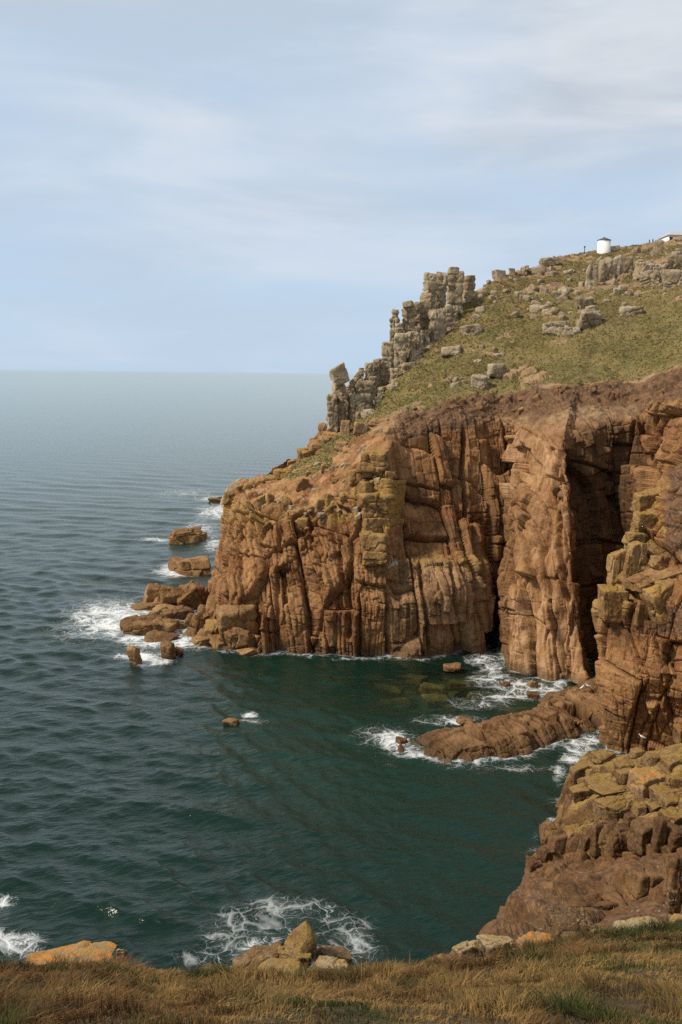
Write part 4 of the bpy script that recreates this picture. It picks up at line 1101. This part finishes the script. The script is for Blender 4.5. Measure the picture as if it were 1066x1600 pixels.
# ------------------------------------------------------------------ rocks on the near grass edge
FG = [((22, 1482, 184, 1522), 'long orange lichened slab at the left of the grass edge', M_NEARO, 13.3, dict(rot=(0, -.09, .12), dr=.5, sharp=9, crack=.03)),
 ((180, 1477, 203, 1508), 'small white spotted stone beside the orange slab', M_NEARW, 13.3, dict(sharp=8)),
 ((362, 1478, 450, 1528), 'long brown rock left of the tooth shaped rock', M_NEARB, 15.4, dict(rot=(0, -.22, .15), dr=.6, sharp=9)),
 ((424, 1474, 470, 1512), 'yellowish brown rock supporting the tooth shaped rock', M_NEAR, 15.4, dict(sharp=8)),
 ((402, 1502, 482, 1536), 'low yellow rock sunk in grass below the tooth shaped rock', M_NEAR, 14.6, dict(rot=(0, -.1, .1), sharp=9)),
 ((492, 1478, 546, 1516), 'dark brown rock right of the tooth shaped rock', M_NEARB, 15.6, dict(sharp=9, rot=(0, .12, .2))),
 ((482, 1496, 542, 1530), 'flat grey yellow rock in front of the dark brown rock', M_NEARW, 14.8, dict(sharp=9)),
 ((456, 1486, 486, 1512), 'small wedge under the tooth shaped rock', M_NEAR, 15.1, dict(sharp=9)),
 ((658, 1486, 724, 1526), 'dark brown rock with pale specks at the left of the right edge rocks', M_NEARB, 16.6, dict(sharp=9, rot=(0, -.2, .2))),
 ((714, 1468, 756, 1512), 'yellow sided rock with a pale top on the right grass edge', M_NEARW, 17.0, dict(sharp=9, rot=(0, -.2, .3))),
 ((748, 1456, 804, 1502), 'rounded rock with a white top and dark front on the right grass edge', M_NEARW, 17.0, dict(sharp=8)),
 ((804, 1459, 882, 1490), 'low orange and grey lichened rock on the right grass edge', M_NEARO, 17.6, dict(sharp=9, crack=.04)),
 ((798, 1484, 834, 1502), 'small pinkish pale stone in the grass', M_NEARW, 16.2, dict(sharp=7)),
 ((952, 1431, 1030, 1468), 'large pale and orange rock at the right of the grass edge', M_NEARW, 18.4, dict(sharp=9, rot=(0, -.08, .2))),
 ((1015, 1438, 1046, 1462), 'small grey stone right of the large pale and orange rock', M_NEARW, 18.4, dict(sharp=8)),
 ((922, 1450, 956, 1468), 'white topped stone left of the large pale and orange rock', M_NEARW, 18.2, dict(sharp=8)),
 ((1046, 1424, 1080, 1452), 'orange patched rock at the right end of the grass edge', M_NEARO, 18.6, dict(sharp=9)),
 ((855, 1416, 930, 1462), 'big rounded brown boulder in the gully behind the grass edge', M_NEARB, 27.0, dict(sharp=7, rot=(0, .05, .2), hmul=1.2)),
 ((1040, 1385, 1064, 1420), 'small rounded boulder in the gully at the right', M_NEARB, 31.0, dict(sharp=7)),
 ((872, 1450, 925, 1475), 'dark stone under the big rounded brown boulder', M_NEARB, 25.0, dict(sharp=8))]
for bx, lab, mt, D, kw in FG:
    px_rock('edge_rock', bx, mt, lab, 'rock', 'rocks along the near grass edge', D=D, n=34, sink=.4, rough=.07, **{**dict(cutmin=.80, box_tilt=.2), **kw, 'sharp': kw.get('sharp', 9) * .7})
# the tooth-shaped rock: steep curved right side, slanting hollowed left-facing slab, pointed tip
def tooth():
    n = 36
    V, Fc = box_topo(n, n, n)
    d = np.tan(V * math.pi / 4); d /= np.linalg.norm(d, axis=1, keepdims=True)
    r = (np.abs(d[:, 0]) ** 3 + np.abs(d[:, 1]) ** 3 + np.abs(d[:, 2]) ** 3) ** (-1 / 3)
    p = d * r[:, None]
    t = (p[:, 2] + 1) / 2
    wx = np.interp(t, [0, .12, .35, .6, .82, .95, 1], [.62, .92, 1.0, .80, .45, .20, .05])
    cxo = np.interp(t, [0, .35, .6, .82, 1], [.05, 0, .10, .18, .12])
    X = p[:, 0] * wx + cxo; Y = p[:, 1] * np.interp(t, [0, .3, .7, 1], [.7, .8, .6, .12]); Z = p[:, 2]
    # flat broken facet facing left and toward the grass
    nn = np.array([-.62, -.62, .48]); nn /= np.linalg.norm(nn)
    q = np.stack([X, Y, Z], 1)
    dd = q @ nn - .40
    q = q - nn * np.maximum(dd, 0)[:, None] * .92
    s_ = 15.4 / F * 1.0
    q = q * np.array([26, 26, 32]) * s_ * 1.08
    q = q + d * (fbm(q + 4, .16, 4, 5) * .028)[:, None]
    o = link('tooth_rock', mesh_from('tooth_rock', q, Fc), M_NEAR)
    o.location = P(471, 1469, 15.4); o.rotation_euler = (0, .10, 0)
    tag(o, 'upright tooth shaped yellow rock with a pointed tip at the grass edge', 'rock', 'rocks along the near grass edge')
tooth()

# ------------------------------------------------------------------ buildings and posts on the crest
def simple(name, col_, rough=.8, nz=0.0, spec=.3):
    m, nt = new_mat(name)
    g = nt.nodes.new('ShaderNodeNewGeometry')
    c = mixc(nt, math_(nt, 'MULTIPLY', rampf(nt, noise(nt, g.outputs['Position'], 1.5, 5, .65), .4, .65), nz), col_, tuple(v * .6 for v in col_))
    b = N(nt, 'ShaderNodeBsdfPrincipled', ins={'Base Color': c, 'Roughness': rough}); b.inputs['Specular IOR Level'].default_value = spec
    nt.links.new(b.outputs[0], nt.nodes.new('ShaderNodeOutputMaterial').inputs[0])
    return m
M_WHITE = simple('white_render', (.80, .79, .76), .8, .25)
M_SLATE = simple('slate', (.10, .10, .10), .7, .6)
M_DARK = simple('dark_timber', (.035, .03, .03), .8, .4)
M_GLASS = simple('window_glass', (.03, .04, .05), .1, 0, .6)
def lathe(profile, n=40):
    V = []; Fc = []
    for r, z in profile:
        for i in range(n):
            a = 2 * math.pi * i / n
            V.append((r * math.cos(a), r * math.sin(a), z))
    for k in range(len(profile) - 1):
        for i in range(n):
            j = (i + 1) % n
            Fc.append([k * n + i, k * n + j, (k + 1) * n + j, (k + 1) * n + i])
    return np.array(V), np.array(Fc)
def boxv(x0, x1, y0, y1, z0, z1):
    v = [(x, y, z) for z in (z0, z1) for x, y in ((x0, y0), (x1, y0), (x1, y1), (x0, y1))]
    f = [[0, 3, 2, 1], [4, 5, 6, 7], [0, 1, 5, 4], [1, 2, 6, 5], [2, 3, 7, 6], [3, 0, 4, 7]]
    return np.array(v, float), np.array(f)
def empty(name, loc, rz=0):
    o = bpy.data.objects.new(name, None); COL.objects.link(o); o.location = loc; o.rotation_euler = (0, 0, rz); o.empty_display_size = .3
    return o
DH = 226.0
hb = P(943.5, 392, DH); s_ = proj(hb[None])[2][0] / F
hut = empty('round_hut', hb)
tag(hut, 'small round white hut with a grey conical roof on the headland crest', 'hut')
R_ = 10.0 * s_
H_ = (392 - 376) * s_
v, f = lathe([(R_ * 1.04, -1.5), (R_ * 1.04, .25), (R_ * 1.0, .3), (R_ * .985, H_), (R_ * .9, H_ + .02)])
link('wall', mesh_from('hut_wall', v, f), M_WHITE, hut)
v, f = lathe([(R_ * .9, H_ - .05), (R_ * 1.07, H_ - .03), (R_ * 1.07, H_ + .05), (R_ * .72, H_ + .27), (R_ * .40, H_ + .46), (R_ * .22, H_ + .56), (.001, H_ + .60)])
rf = link('roof', mesh_from('hut_roof', v, f), M_SLATE, hut)
v, f = lathe([(.16, H_ + .5), (.16, H_ + .68), (.10, H_ + .74), (.001, H_ + .75)], 12)
link('finial', mesh_from('hut_finial', v, f), M_SLATE, rf)

# white house at the right edge
hs = P(1044, 377, 240.0); s_ = proj(hs[None])[2][0] / F
house = empty('house', hs)
tag(house, 'white house with a pale gabled roof at the right end of the crest', 'house')
Wd, Hd, Dp = 11.0, 1.35, 7.0
v, f = boxv(0, Wd, 0, Dp, -2.0, Hd)
link('wall', mesh_from('house_wall', v, f), M_WHITE, house)
M_ROOF = simple('pale_slate_roof', (.42, .42, .42), .7, .3)
rv = np.array([(-.25, -.3, Hd), (Wd + .2, -.3, Hd), (Wd + .2, Dp + .3, Hd), (-.25, Dp + .3, Hd), (1.9, Dp / 2, Hd + 1.55), (Wd + .2, Dp / 2, Hd + 1.55),
               (-.25, -.3, Hd + .12), (Wd + .2, -.3, Hd + .12), (Wd + .2, Dp + .3, Hd + .12), (-.25, Dp + .3, Hd + .12)])
rfaces = [[0, 3, 2, 1], [0, 1, 7, 6], [1, 2, 8, 7], [2, 3, 9, 8], [3, 0, 6, 9], [6, 7, 5, 4], [8, 9, 4, 5], [9, 6, 4, 4], [7, 8, 5, 5]]
me = bpy.data.meshes.new('house_roof')
me.from_pydata([tuple(a) for a in rv], [], [list(dict.fromkeys(q)) for q in rfaces])
roof = link('roof', me, M_ROOF, house)
for q, (x0, x1) in enumerate([(.3, 1.0), (1.6, 2.1), (2.7, 3.4), (4.1, 4.8)]):
    v, f = boxv(x0 - .06, x1 + .06, -.03, .02, .12, 1.06)
    w_ = link('window', mesh_from('house_window', v, f), M_WHITE, house)
    v, f = boxv(x0, x1, -.045, -.025, .2, 1.0)
    link('pane', mesh_from('window_pane', v, f), M_GLASS, w_)

def post(px, py0, py1, D, wpx, label, cap=False, name='post'):
    b = P(px, py1, D); t = P(px, py0, D); s_ = proj(b[None])[2][0] / F
    h = t[2] - b[2]; r = wpx * s_ / 2
    prof = [(r * 1.1, -1.0), (r * 1.1, .05), (r, .08), (r * .95, h * .86), (r * .95, h * .94), (r * .7, h), (.001, h)]
    if cap: prof = [(r * .8, -1.0), (r * .8, h * .72), (r * 1.9, h * .76), (r * 1.9, h * .96), (r * 1.5, h), (.001, h)]
    v, f = lathe(prof, 10)
    o = link(name, mesh_from(name, v, f), M_DARK); o.location = b
    return tag(o, label, 'post')
post(913.5, 384.5, 393, 224, 1.4, 'lone dark signpost on the crest left of the round hut', cap=True, name='signpost')
post(963, 387, 392, 228, 1.2, 'stubby grey post just right of the round hut')
post(1014.5, 374.5, 383, 236, 1.6, 'shorter of the two dark posts near the white house')
post(1020, 373.5, 383, 236, 1.9, 'taller of the two dark posts near the white house')
# low dry stone wall on the crest between hut and house
vv, ff = [], []
a_, b_ = P(968, 389, 229), P(1004, 384, 234)
_w, _f = box_topo(60, 3, 4)
q = _w.copy()
L_ = np.linalg.norm(b_ - a_)
q = q * np.array([L_ / 2, .3, .42])
q = q + .12 * np.stack([vnoise(q * 2.2 + 3, 1), vnoise(q * 2.2 + 9, 2), vnoise(q * 2.2 + 5, 3)], 1)
o = link('stone_wall', mesh_from('stone_wall', q, _f), M_GREY)
o.location = (a_ + b_) / 2 + np.array([0, 0, -.25]); dv = b_ - a_
o.rotation_euler = (0, -math.atan2(dv[2], math.hypot(dv[0], dv[1])), math.atan2(dv[1], dv[0]))
tag(o, 'low rough dry stone wall along the crest right of the round hut', 'wall')

# gulls resting on the rocks
def gull(px, py, D, rz, label, size=1.0):
    prof = [(-.26, .02, .10), (-.16, .06, .12), (-.04, .095, .16), (.08, .10, .20), (.17, .075, .25), (.215, .05, .32), (.24, .052, .37), (.275, .04, .385), (.30, .018, .378), (.345, .006, .365)]
    V = []; Fc = []; n = 12
    for x, r, z in prof:
        for i in range(n):
            a = 2 * math.pi * i / n
            V.append((x, r * .9 * math.cos(a), z + r * math.sin(a)))
    for k in range(len(prof) - 1):
        for i in range(n):
            j = (i + 1) % n
            Fc.append([k * n + i, (k + 1) * n + i, (k + 1) * n + j, k * n + j])
    for sy in (-.035, .035):
        b = len(V)
        for z in (0, .12):
            for i in range(4):
                a = math.pi / 2 * i
                V.append((.03 + .01 * math.cos(a), sy + .01 * math.sin(a), z))
        for i in range(4):
            j = (i + 1) % 4
            Fc.append([b + i, b + j, b + 4 + j, b + 4 + i])
    me = mesh_from('seagull', np.array(V) * size, np.array(Fc))
    o = link('seagull', me, simple('gull_white', (.78, .78, .76), .7)); 
    wv, wf = [], []
    wing = [(.12, .02), (.05, .035), (-.08, .03), (-.22, .012), (-.36, .002)]
    for sgn in (-1, 1):
        b = len(wv)
        for x, t in wing:
            for dz in (-1, 1):
                wv.append((x, sgn * (.085 - .12 * max(0, -x)), .19 + dz * t * 1.6 - (0 if x > -.1 else .06)))
                wv.append((x, sgn * (.108 - .12 * max(0, -x)), .19 + dz * t * 1.2 - (0 if x > -.1 else .06)))
        for k in range(len(wing) - 1):
            q = b + k * 4
            wf += [[q, q + 2, q + 6, q + 4], [q + 1, q + 5, q + 7, q + 3], [q + 2, q + 3, q + 7, q + 6], [q, q + 4, q + 5, q + 1]]
    link('wings', mesh_from('gull_wings', np.array(wv) * size, np.array(wf)), simple('gull_grey', (.40, .41, .42), .7), o)
    o.location = P(px, py, D); o.rotation_euler = (0, 0, rz)
    tag(o, label, 'seagull', 'gulls resting on the rocks')
for gx, gy, rz, lab in ((1003.5, 1152, 2.6, 'white gull standing on the rocks at the foot of the right cliff'),
                   (909, 1075, .6, 'pale gull standing near the inner end of the rock ridge'), (919, 1072, 2.9, 'pale gull highest on the inner end of the rock ridge')):
    D = depth(gx, gy + 3, 2)
    if D: gull(gx, gy + 2, D - .3, rz, lab)

# ------------------------------------------------------------------ SEA
def build_sea():
    el = np.concatenate([np.linspace(62, 34, 24)[:-1], np.linspace(34, 3.0, 640)[:-1], np.geomspace(3.0, .05, 190)])
    r = 35.0 / np.tan(np.radians(el))
    az = np.concatenate([np.linspace(-180, -26, 60)[:-1], np.linspace(-26, 24, 560)[:-1], np.linspace(24, 180, 60)])
    az = np.radians(az)
    Rr, Az = np.meshgrid(r, az, indexing='ij')
    X = Rr * np.sin(Az); Y = Rr * np.cos(Az)
    nr, na = X.shape
    x = X.ravel(); y = Y.ravel(); rr = Rr.ravel()
    dr = np.gradient(r); sp = np.maximum(np.repeat(dr, na), np.tile(np.gradient(az), nr) * rr)
    inview = np.abs(np.tile(az, nr)) < math.radians(27)
    rg = np.random.default_rng(5)
    z = np.zeros(len(x)); dx = np.zeros(len(x)); dy = np.zeros(len(x))
    # calmer inside the bay
    P0 = np.stack([x, y, 0 * x], 1)
    bpx, bpy, zf = proj(P0)
    bay = sstep(330, 620, bpx + (bpy - 1150) * .12) * sstep(1000, 1040, bpy) * inview
    amp_loc = 1 - .28 * bay
    main = math.radians(252)
    gust = 1 + .35 * fbm(np.stack([x, y, 0 * x], 1), 45.0, 3, 61)
    for k in range(64):
        lam = 0.75 * (13.0 / 0.75) ** (k / 63)
        th = main + rg.normal(0, .62 if lam < 5 else .35)
        kk = 2 * math.pi / lam
        A = 0.0062 * min(lam, 3.2) * (1 + .06 * lam) * rg.uniform(.6, 1.3)
        ph = kk * (x * math.cos(th) + y * math.sin(th)) + rg.uniform(0, 6.28)
        fd = np.clip((lam / sp - 2.2) / 2, 0, 1)
        a = A * fd * amp_loc * gust
        z += a * np.cos(ph)
        dx -= a * math.cos(th) * np.sin(ph) * .8; dy -= a * math.sin(th) * np.sin(ph) * .8
    px, py, zf = bpx, bpy, zf
    fo = np.zeros(len(x))
    okv = inview & (zf > 5)
    def fb(cx, cy, rx, ry, s, rot=0.0, ring=None):
        nonlocal fo
        c, s_ = math.cos(rot), math.sin(rot)
        u = ((px - cx) * c + (py - cy) * s_) / rx; v = (-(px - cx) * s_ + (py - cy) * c) / ry
        d = np.sqrt(u * u + v * v)
        g = np.exp(-d ** 2 * 1.1) if ring is None else np.exp(-((d - 1) / ring) ** 2)
        fo = np.maximum(fo, s * g * okv)
    # surf round the rocks off the point
    fb(180, 968, 75, 32, 1.0); fb(255, 985, 60, 22, 1.0); fb(150, 985, 45, 14, .62); fb(165, 955, 40, 16, .85); fb(230, 1000, 50, 14, 1.0); fb(300, 1000, 55, 16, 1.05); fb(235, 1028, 36, 12, 1.1); fb(195, 1026, 28, 5, .75)
    fb(300, 975, 16, 24, 1.0); fb(255, 957, 30, 6, .8); fb(130, 985, 70, 25, .42)
    # beyond the headland
    fb(340, 800, 34, 13, .85); fb(315, 825, 30, 16, .55); fb(345, 780, 40, 5, .8); fb(240, 843, 30, 4, .75); fb(280, 894, 40, 8, .9); fb(262, 886, 14, 6, 1.0); fb(335, 850, 20, 18, .6); fb(290, 770, 60, 10, .38)
    fb(390, 1117, 14, 5, .8); fb(395, 1125, 28, 5, .5)
    fb(372, 1020, 40, 4, .6)
    # bay and ridge
    fb(620, 1160, 38, 15, .95, .3); fb(610, 1155, 34, 10, .8); fb(650, 1180, 28, 6, .8); fb(600, 1150, 60, 20, .42)
    fb(820, 1075, 60, 15, .80, .15); fb(770, 1062, 40, 14, .62); fb(790, 1088, 60, 10, .6); fb(750, 1100, 60, 12, .46); fb(755, 1030, 30, 10, .72); fb(770, 1045, 20, 14, .7); fb(860, 1080, 30, 8, .95)
    fb(700, 1125, 60, 9, .55); fb(715, 1128, 16, 5, .9); fb(875, 1070, 12, 6, .9)
    fb(912, 1162, 34, 18, .85, -.35); fb(895, 1185, 26, 14, .66); fb(800, 1200, 80, 8, .40); fb(875, 1208, 12, 20, .55)
    fb(866, 1284, 12, 5, 1.0); fb(855, 1306, 14, 6, .7); fb(470, 1022, 60, 3, .5); fb(545, 1030, 40, 2.5, .5)
    # swirl at the near edge
    fb(452, 1468, 104, 50, .36, 0, .45); fb(420, 1480, 75, 24, .44, -.35); fb(395, 1478, 45, 12, .58, -.3); fb(330, 1495, 60, 16, .40); fb(520, 1440, 70, 18, .38); fb(565, 1480, 45, 45, .36); fb(450, 1470, 140, 62, .30)
    fb(20, 1470, 55, 20, .72, .3); fb(4, 1405, 22, 8, .80); fb(45, 1465, 32, 12, .75)
    # shoreline fringe
    wlp = np.concatenate(WATERLINE)
    sel = np.where(okv & (py > 940))[0]
    dmin = np.full(len(sel), 1e9)
    sx, sy = x[sel], y[sel]
    for a, b in wlp:
        dmin = np.minimum(dmin, (sx - a) ** 2 + (sy - b) ** 2)
    dmin = np.sqrt(dmin)
    fr = np.zeros(len(x)); fr[sel] = np.exp(-dmin / 1.1)
    fo = np.maximum(fo, fr * .52)
    # scattered far whitecaps
    wc = fbm(np.stack([x / 3, y / 1.2, 0 * x], 1), 6.0, 3, 63)
    shallow = np.exp(-(((px - 690) / 120) ** 2 + ((py - 1075) / 38) ** 2)) * okv
    green = sstep(250, 520, px) * sstep(990, 1060, py) * sstep(1330, 1150, py) * okv
    z = z + .18 * np.clip(fo - .55, 0, 1) * (1 + .8 * fbm(P0, 1.6, 3, 66))
    V = np.stack([x + dx, y + dy, z], 1)
    me = mesh_from('sea', V, grid_faces(nr, na, flip=False))
    # orientation check
    if me.polygons[len(me.polygons) // 2].normal.z < 0:
        me.flip_normals()
    color_attr(me, 'foam', np.stack([fo, shallow, green, np.clip(1 / (1 + (rr / 190.0) ** 1.0), .17, 1) + .22 * sstep(1200, 9000, rr)], 1))
    m, nt = new_mat('sea_water')
    g = nt.nodes.new('ShaderNodeNewGeometry'); co = g.outputs['Position']
    A = N(nt, 'ShaderNodeAttribute', attribute_name='foam')
    sep = nt.nodes.new('ShaderNodeSeparateColor'); nt.links.new(A.outputs['Color'], sep.inputs[0])
    foam, shal, grn = sep.outputs[0], sep.outputs[1], sep.outputs[2]
    # ripples
    mp = mapped(nt, co, (1, 1, .2), (0, 0, math.radians(-18)))
    mp2 = mapped(nt, mp, (.55, 1.3, 1))
    r1 = noise(nt, mp2, 1.6, 4, .6, .2); r2 = noise(nt, mp2, 5.0, 3, .6); r3 = noise(nt, mp2, .13, 5, .62); r4 = noise(nt, mp2, .42, 4, .6)
    hh = math_(nt, 'ADD', math_(nt, 'MULTIPLY', r1, .20), math_(nt, 'MULTIPLY', r2, .055))
    hh = math_(nt, 'ADD', hh, math_(nt, 'ADD', math_(nt, 'MULTIPLY', r3, .55), math_(nt, 'MULTIPLY', r4, .42)))
    bmp = N(nt, 'ShaderNodeBump', ins={'Strength': .75, 'Distance': 1.0, 'Height': math_(nt, 'MULTIPLY', hh, A.outputs['Alpha'])})
    body = mixc(nt, rampf(nt, noise(nt, co, .02, 4, .6), .35, .65), (0.0020, 0.0135, 0.0092), (0.0028, 0.0190, 0.0128))
    body = mixc(nt, math_(nt, 'MULTIPLY', grn, .8), body, (0.0016, 0.0225, 0.0140))
    dif = N(nt, 'ShaderNodeBsdfDiffuse', ins={'Color': body})
    tr = N(nt, 'ShaderNodeBsdfTransparent', ins={'Color': (.66, .84, .68, 1)})
    inner = N(nt, 'ShaderNodeMixShader', ins={0: math_(nt, 'MULTIPLY', shal, .9), 1: dif.outputs[0], 2: tr.outputs[0]})
    gl = N(nt, 'ShaderNodeBsdfGlossy', ins={'Color': (.96, .97, .90, 1), 'Roughness': .18, 'Normal': bmp.outputs[0]})
    fres = N(nt, 'ShaderNodeFresnel', ins={'IOR': 1.33, 'Normal': bmp.outputs[0]})
    wat = N(nt, 'ShaderNodeMixShader', ins={0: math_(nt, 'MULTIPLY', fres.outputs[0], .95), 1: inner.outputs[0], 2: gl.outputs[0]})
    # foam lace: warped cell edges at two sizes, broken by noise
    wv = N(nt, 'ShaderNodeTexNoise', ins={'Vector': co, 'Scale': .5, 'Detail': 4.0})
    wco = N(nt, 'ShaderNodeVectorMath', operation='MULTIPLY_ADD', ins={0: wv.outputs['Color'], 1: (2.6, 2.6, .0), 2: co}).outputs[0]
    v1 = N(nt, 'ShaderNodeTexVoronoi', feature='DISTANCE_TO_EDGE', ins={'Vector': wco, 'Scale': .42}).outputs['Distance']
    v2 = N(nt, 'ShaderNodeTexVoronoi', feature='DISTANCE_TO_EDGE', ins={'Vector': wco, 'Scale': 1.25}).outputs['Distance']
    v3 = N(nt, 'ShaderNodeTexVoronoi', feature='DISTANCE_TO_EDGE', ins={'Vector': wco, 'Scale': 3.4}).outputs['Distance']
    fn = noise(nt, wco, 1.1, 7, .7); fn2 = noise(nt, co, .30, 5, .62)
    # thread width grows with the amount of foam and is broken up by noise
    dens = math_(nt, 'MULTIPLY', foam, math_(nt, 'MULTIPLY_ADD', math_(nt, 'SUBTRACT', fn2, .5), 3.2, 1.0), clamp=False)
    dens = math_(nt, 'MULTIPLY', dens, math_(nt, 'MULTIPLY_ADD', math_(nt, 'SUBTRACT', fn, .5), 2.2, 1.0))
    dens = math_(nt, 'MAXIMUM', dens, 0.0)
    def thread(v, k):
        wd = math_(nt, 'ADD', math_(nt, 'MULTIPLY', math_(nt, 'POWER', dens, 1.5), k), .0005)
        return math_(nt, 'DIVIDE', math_(nt, 'SUBTRACT', wd, v), wd, clamp=True)
    lace = math_(nt, 'MAXIMUM', thread(v1, .30), math_(nt, 'MAXIMUM', math_(nt, 'MULTIPLY', thread(v2, .26), .9), math_(nt, 'MULTIPLY', thread(v3, .20), .75)))
    solid = rampf(nt, dens, .62, 1.12)
    veil = math_(nt, 'MULTIPLY', rampf(nt, dens, .25, .9), .22)
    val = math_(nt, 'MAXIMUM', math_(nt, 'POWER', lace, .7), solid)
    fm = math_(nt, 'MAXIMUM', math_(nt, 'MULTIPLY', val, math_(nt, 'MULTIPLY_ADD', rampf(nt, foam, .25, .62), .62, math_(nt, 'MULTIPLY', rampf(nt, foam, .08, .28), .38))), veil)
    # small whitecaps far out
    wcap = rampf(nt, noise(nt, mapped(nt, co, (.028, .09, 1)), 1.0, 6, .72), .735, .80)
    fm = math_(nt, 'MAXIMUM', fm, math_(nt, 'MULTIPLY', wcap, .55))
    fd = N(nt, 'ShaderNodeBsdfDiffuse', ins={'Color': (.66, .69, .70, 1)})
    bf = N(nt, 'ShaderNodeBump', ins={'Strength': .6, 'Distance': .4, 'Height': val}); nt.links.new(bf.outputs[0], fd.inputs['Normal'])
    fin = N(nt, 'ShaderNodeMixShader', ins={0: math_(nt, 'MULTIPLY', fm, .93), 1: wat.outputs[0], 2: fd.outputs[0]})
    nt.links.new(fin.outputs[0], nt.nodes.new('ShaderNodeOutputMaterial').inputs[0])
    tag(link('sea', me, m), kind='structure')
build_sea()
# bay floor
m, nt = new_mat('bay_floor')
g = nt.nodes.new('ShaderNodeNewGeometry')
c_ = mixc(nt, rampf(nt, noise(nt, g.outputs['Position'], .5, 6, .7), .4, .62), (.03, .06, .045), (.12, .10, .05))
b = N(nt, 'ShaderNodeBsdfPrincipled', ins={'Base Color': c_, 'Roughness': .9})
nt.links.new(b.outputs[0], nt.nodes.new('ShaderNodeOutputMaterial').inputs[0])
v, f = box_topo(40, 40, 1)
gx, gy = np.meshgrid(np.linspace(-60, 110, 60), np.linspace(20, 240, 70), indexing='ij')
q = np.stack([gx.ravel(), gy.ravel(), 0 * gx.ravel()], 1); q[:, 2] = -2.4 + fbm(q, 5.0, 3, 77) * .5
me = mesh_from('seabed', q, grid_faces(60, 70))
tag(link('seabed', me, m), kind='structure')

# ------------------------------------------------------------------ sky, sun, camera
SUN_EL, SUN_AZ = math.radians(48), math.radians(-108)      # azimuth from +Y, negative = left
sd = np.array([math.sin(SUN_AZ) * math.cos(SUN_EL), math.cos(SUN_AZ) * math.cos(SUN_EL), math.sin(SUN_EL)])
sun = bpy.data.lights.new('sun', 'SUN'); sun.energy = 4.4; sun.angle = math.radians(8.0); sun.color = (1.0, .90, .75)
so = bpy.data.objects.new('sun', sun); COL.objects.link(so)
so.rotation_euler = Vector(sd).to_track_quat('Z', 'Y').to_euler(); so.location = (-40, -20, 90)

wld = bpy.data.worlds.new('World'); scene.world = wld; wld.use_nodes = True
nt = wld.node_tree
for n in list(nt.nodes): nt.nodes.remove(n)
sky = N(nt, 'ShaderNodeTexSky', sky_type='NISHITA'); sky.sun_disc = False
sky.sun_elevation = SUN_EL; sky.sun_rotation = SUN_AZ; sky.altitude = 40; sky.air_density = 1.0; sky.dust_density = .6; sky.ozone_density = 1.4
tc = nt.nodes.new('ShaderNodeTexCoord'); gen = tc.outputs['Generated']
sp = nt.nodes.new('ShaderNodeSeparateXYZ'); nt.links.new(gen, sp.inputs[0])
zc = math_(nt, 'MAXIMUM', sp.outputs['Z'], 0.0)
den = math_(nt, 'ADD', zc, .16)
cb = nt.nodes.new('ShaderNodeCombineXYZ')
nt.links.new(math_(nt, 'DIVIDE', sp.outputs['X'], den), cb.inputs[0]); nt.links.new(math_(nt, 'DIVIDE', sp.outputs['Y'], den), cb.inputs[1])
cl = noise(nt, mapped(nt, cb.outputs[0], (.62, .80, 1), (0, 0, .35)), 1.0, 6, .50, .30)
cl2 = noise(nt, mapped(nt, gen, (2.0, 2.0, 9.0)), 1.6, 6, .55, .3)
hi = rampf(nt, zc, .02, .34)
cover = math_(nt, 'ADD', math_(nt, 'MULTIPLY', rampf(nt, cl, .34, .66), math_(nt, 'ADD', math_(nt, 'MULTIPLY', hi, .62), .32)), math_(nt, 'MULTIPLY', hi, .42))
cover = math_(nt, 'ADD', cover, math_(nt, 'MULTIPLY', rampf(nt, cl2, .55, .75), .25), clamp=True)
ccol = mixc(nt, rampf(nt, cl2, .35, .65), (5.35, 6.0, 6.85), (7.2, 7.6, 8.15))
clear = mixc(nt, .88, sky.outputs[0], (5.2, 6.85, 8.9))
over = rampf(nt, zc, .36, .75)
skyc = mixc(nt, cover, clear, ccol)
skyc = mixc(nt, math_(nt, 'MULTIPLY', over, math_(nt, 'ADD', math_(nt, 'MULTIPLY', rampf(nt, cl, .3, .6), .5), .45)), skyc, (4.3, 4.6, 5.0))  # unseen overhead cloud tone, added to control the fill light
bg = N(nt, 'ShaderNodeBackground', ins={'Color': skyc, 'Strength': .10})
nt.links.new(bg.outputs[0], nt.nodes.new('ShaderNodeOutputWorld').inputs[0])

cam = bpy.data.cameras.new('camera'); cam.sensor_fit = 'VERTICAL'; cam.sensor_height = 36.0; cam.lens = F / 1600 * 36.0
cam.clip_start = .1; cam.clip_end = 100000
co_ = bpy.data.objects.new('camera', cam); COL.objects.link(co_)
Mx = Matrix.Identity(4)
for i in range(3):
    Mx[i][0] = RIGHT[i]; Mx[i][1] = UP[i]; Mx[i][2] = -FWD[i]; Mx[i][3] = CAM[i]
co_.matrix_world = Mx
scene.camera = co_
scene.view_settings.view_transform = 'Standard'
scene.view_settings.look = 'None'
scene.view_settings.exposure = 0.0
scene.view_settings.gamma = 1.0
scene.cycles.max_bounces = 6
scene.cycles.diffuse_bounces = 3
scene.cycles.use_denoising = False
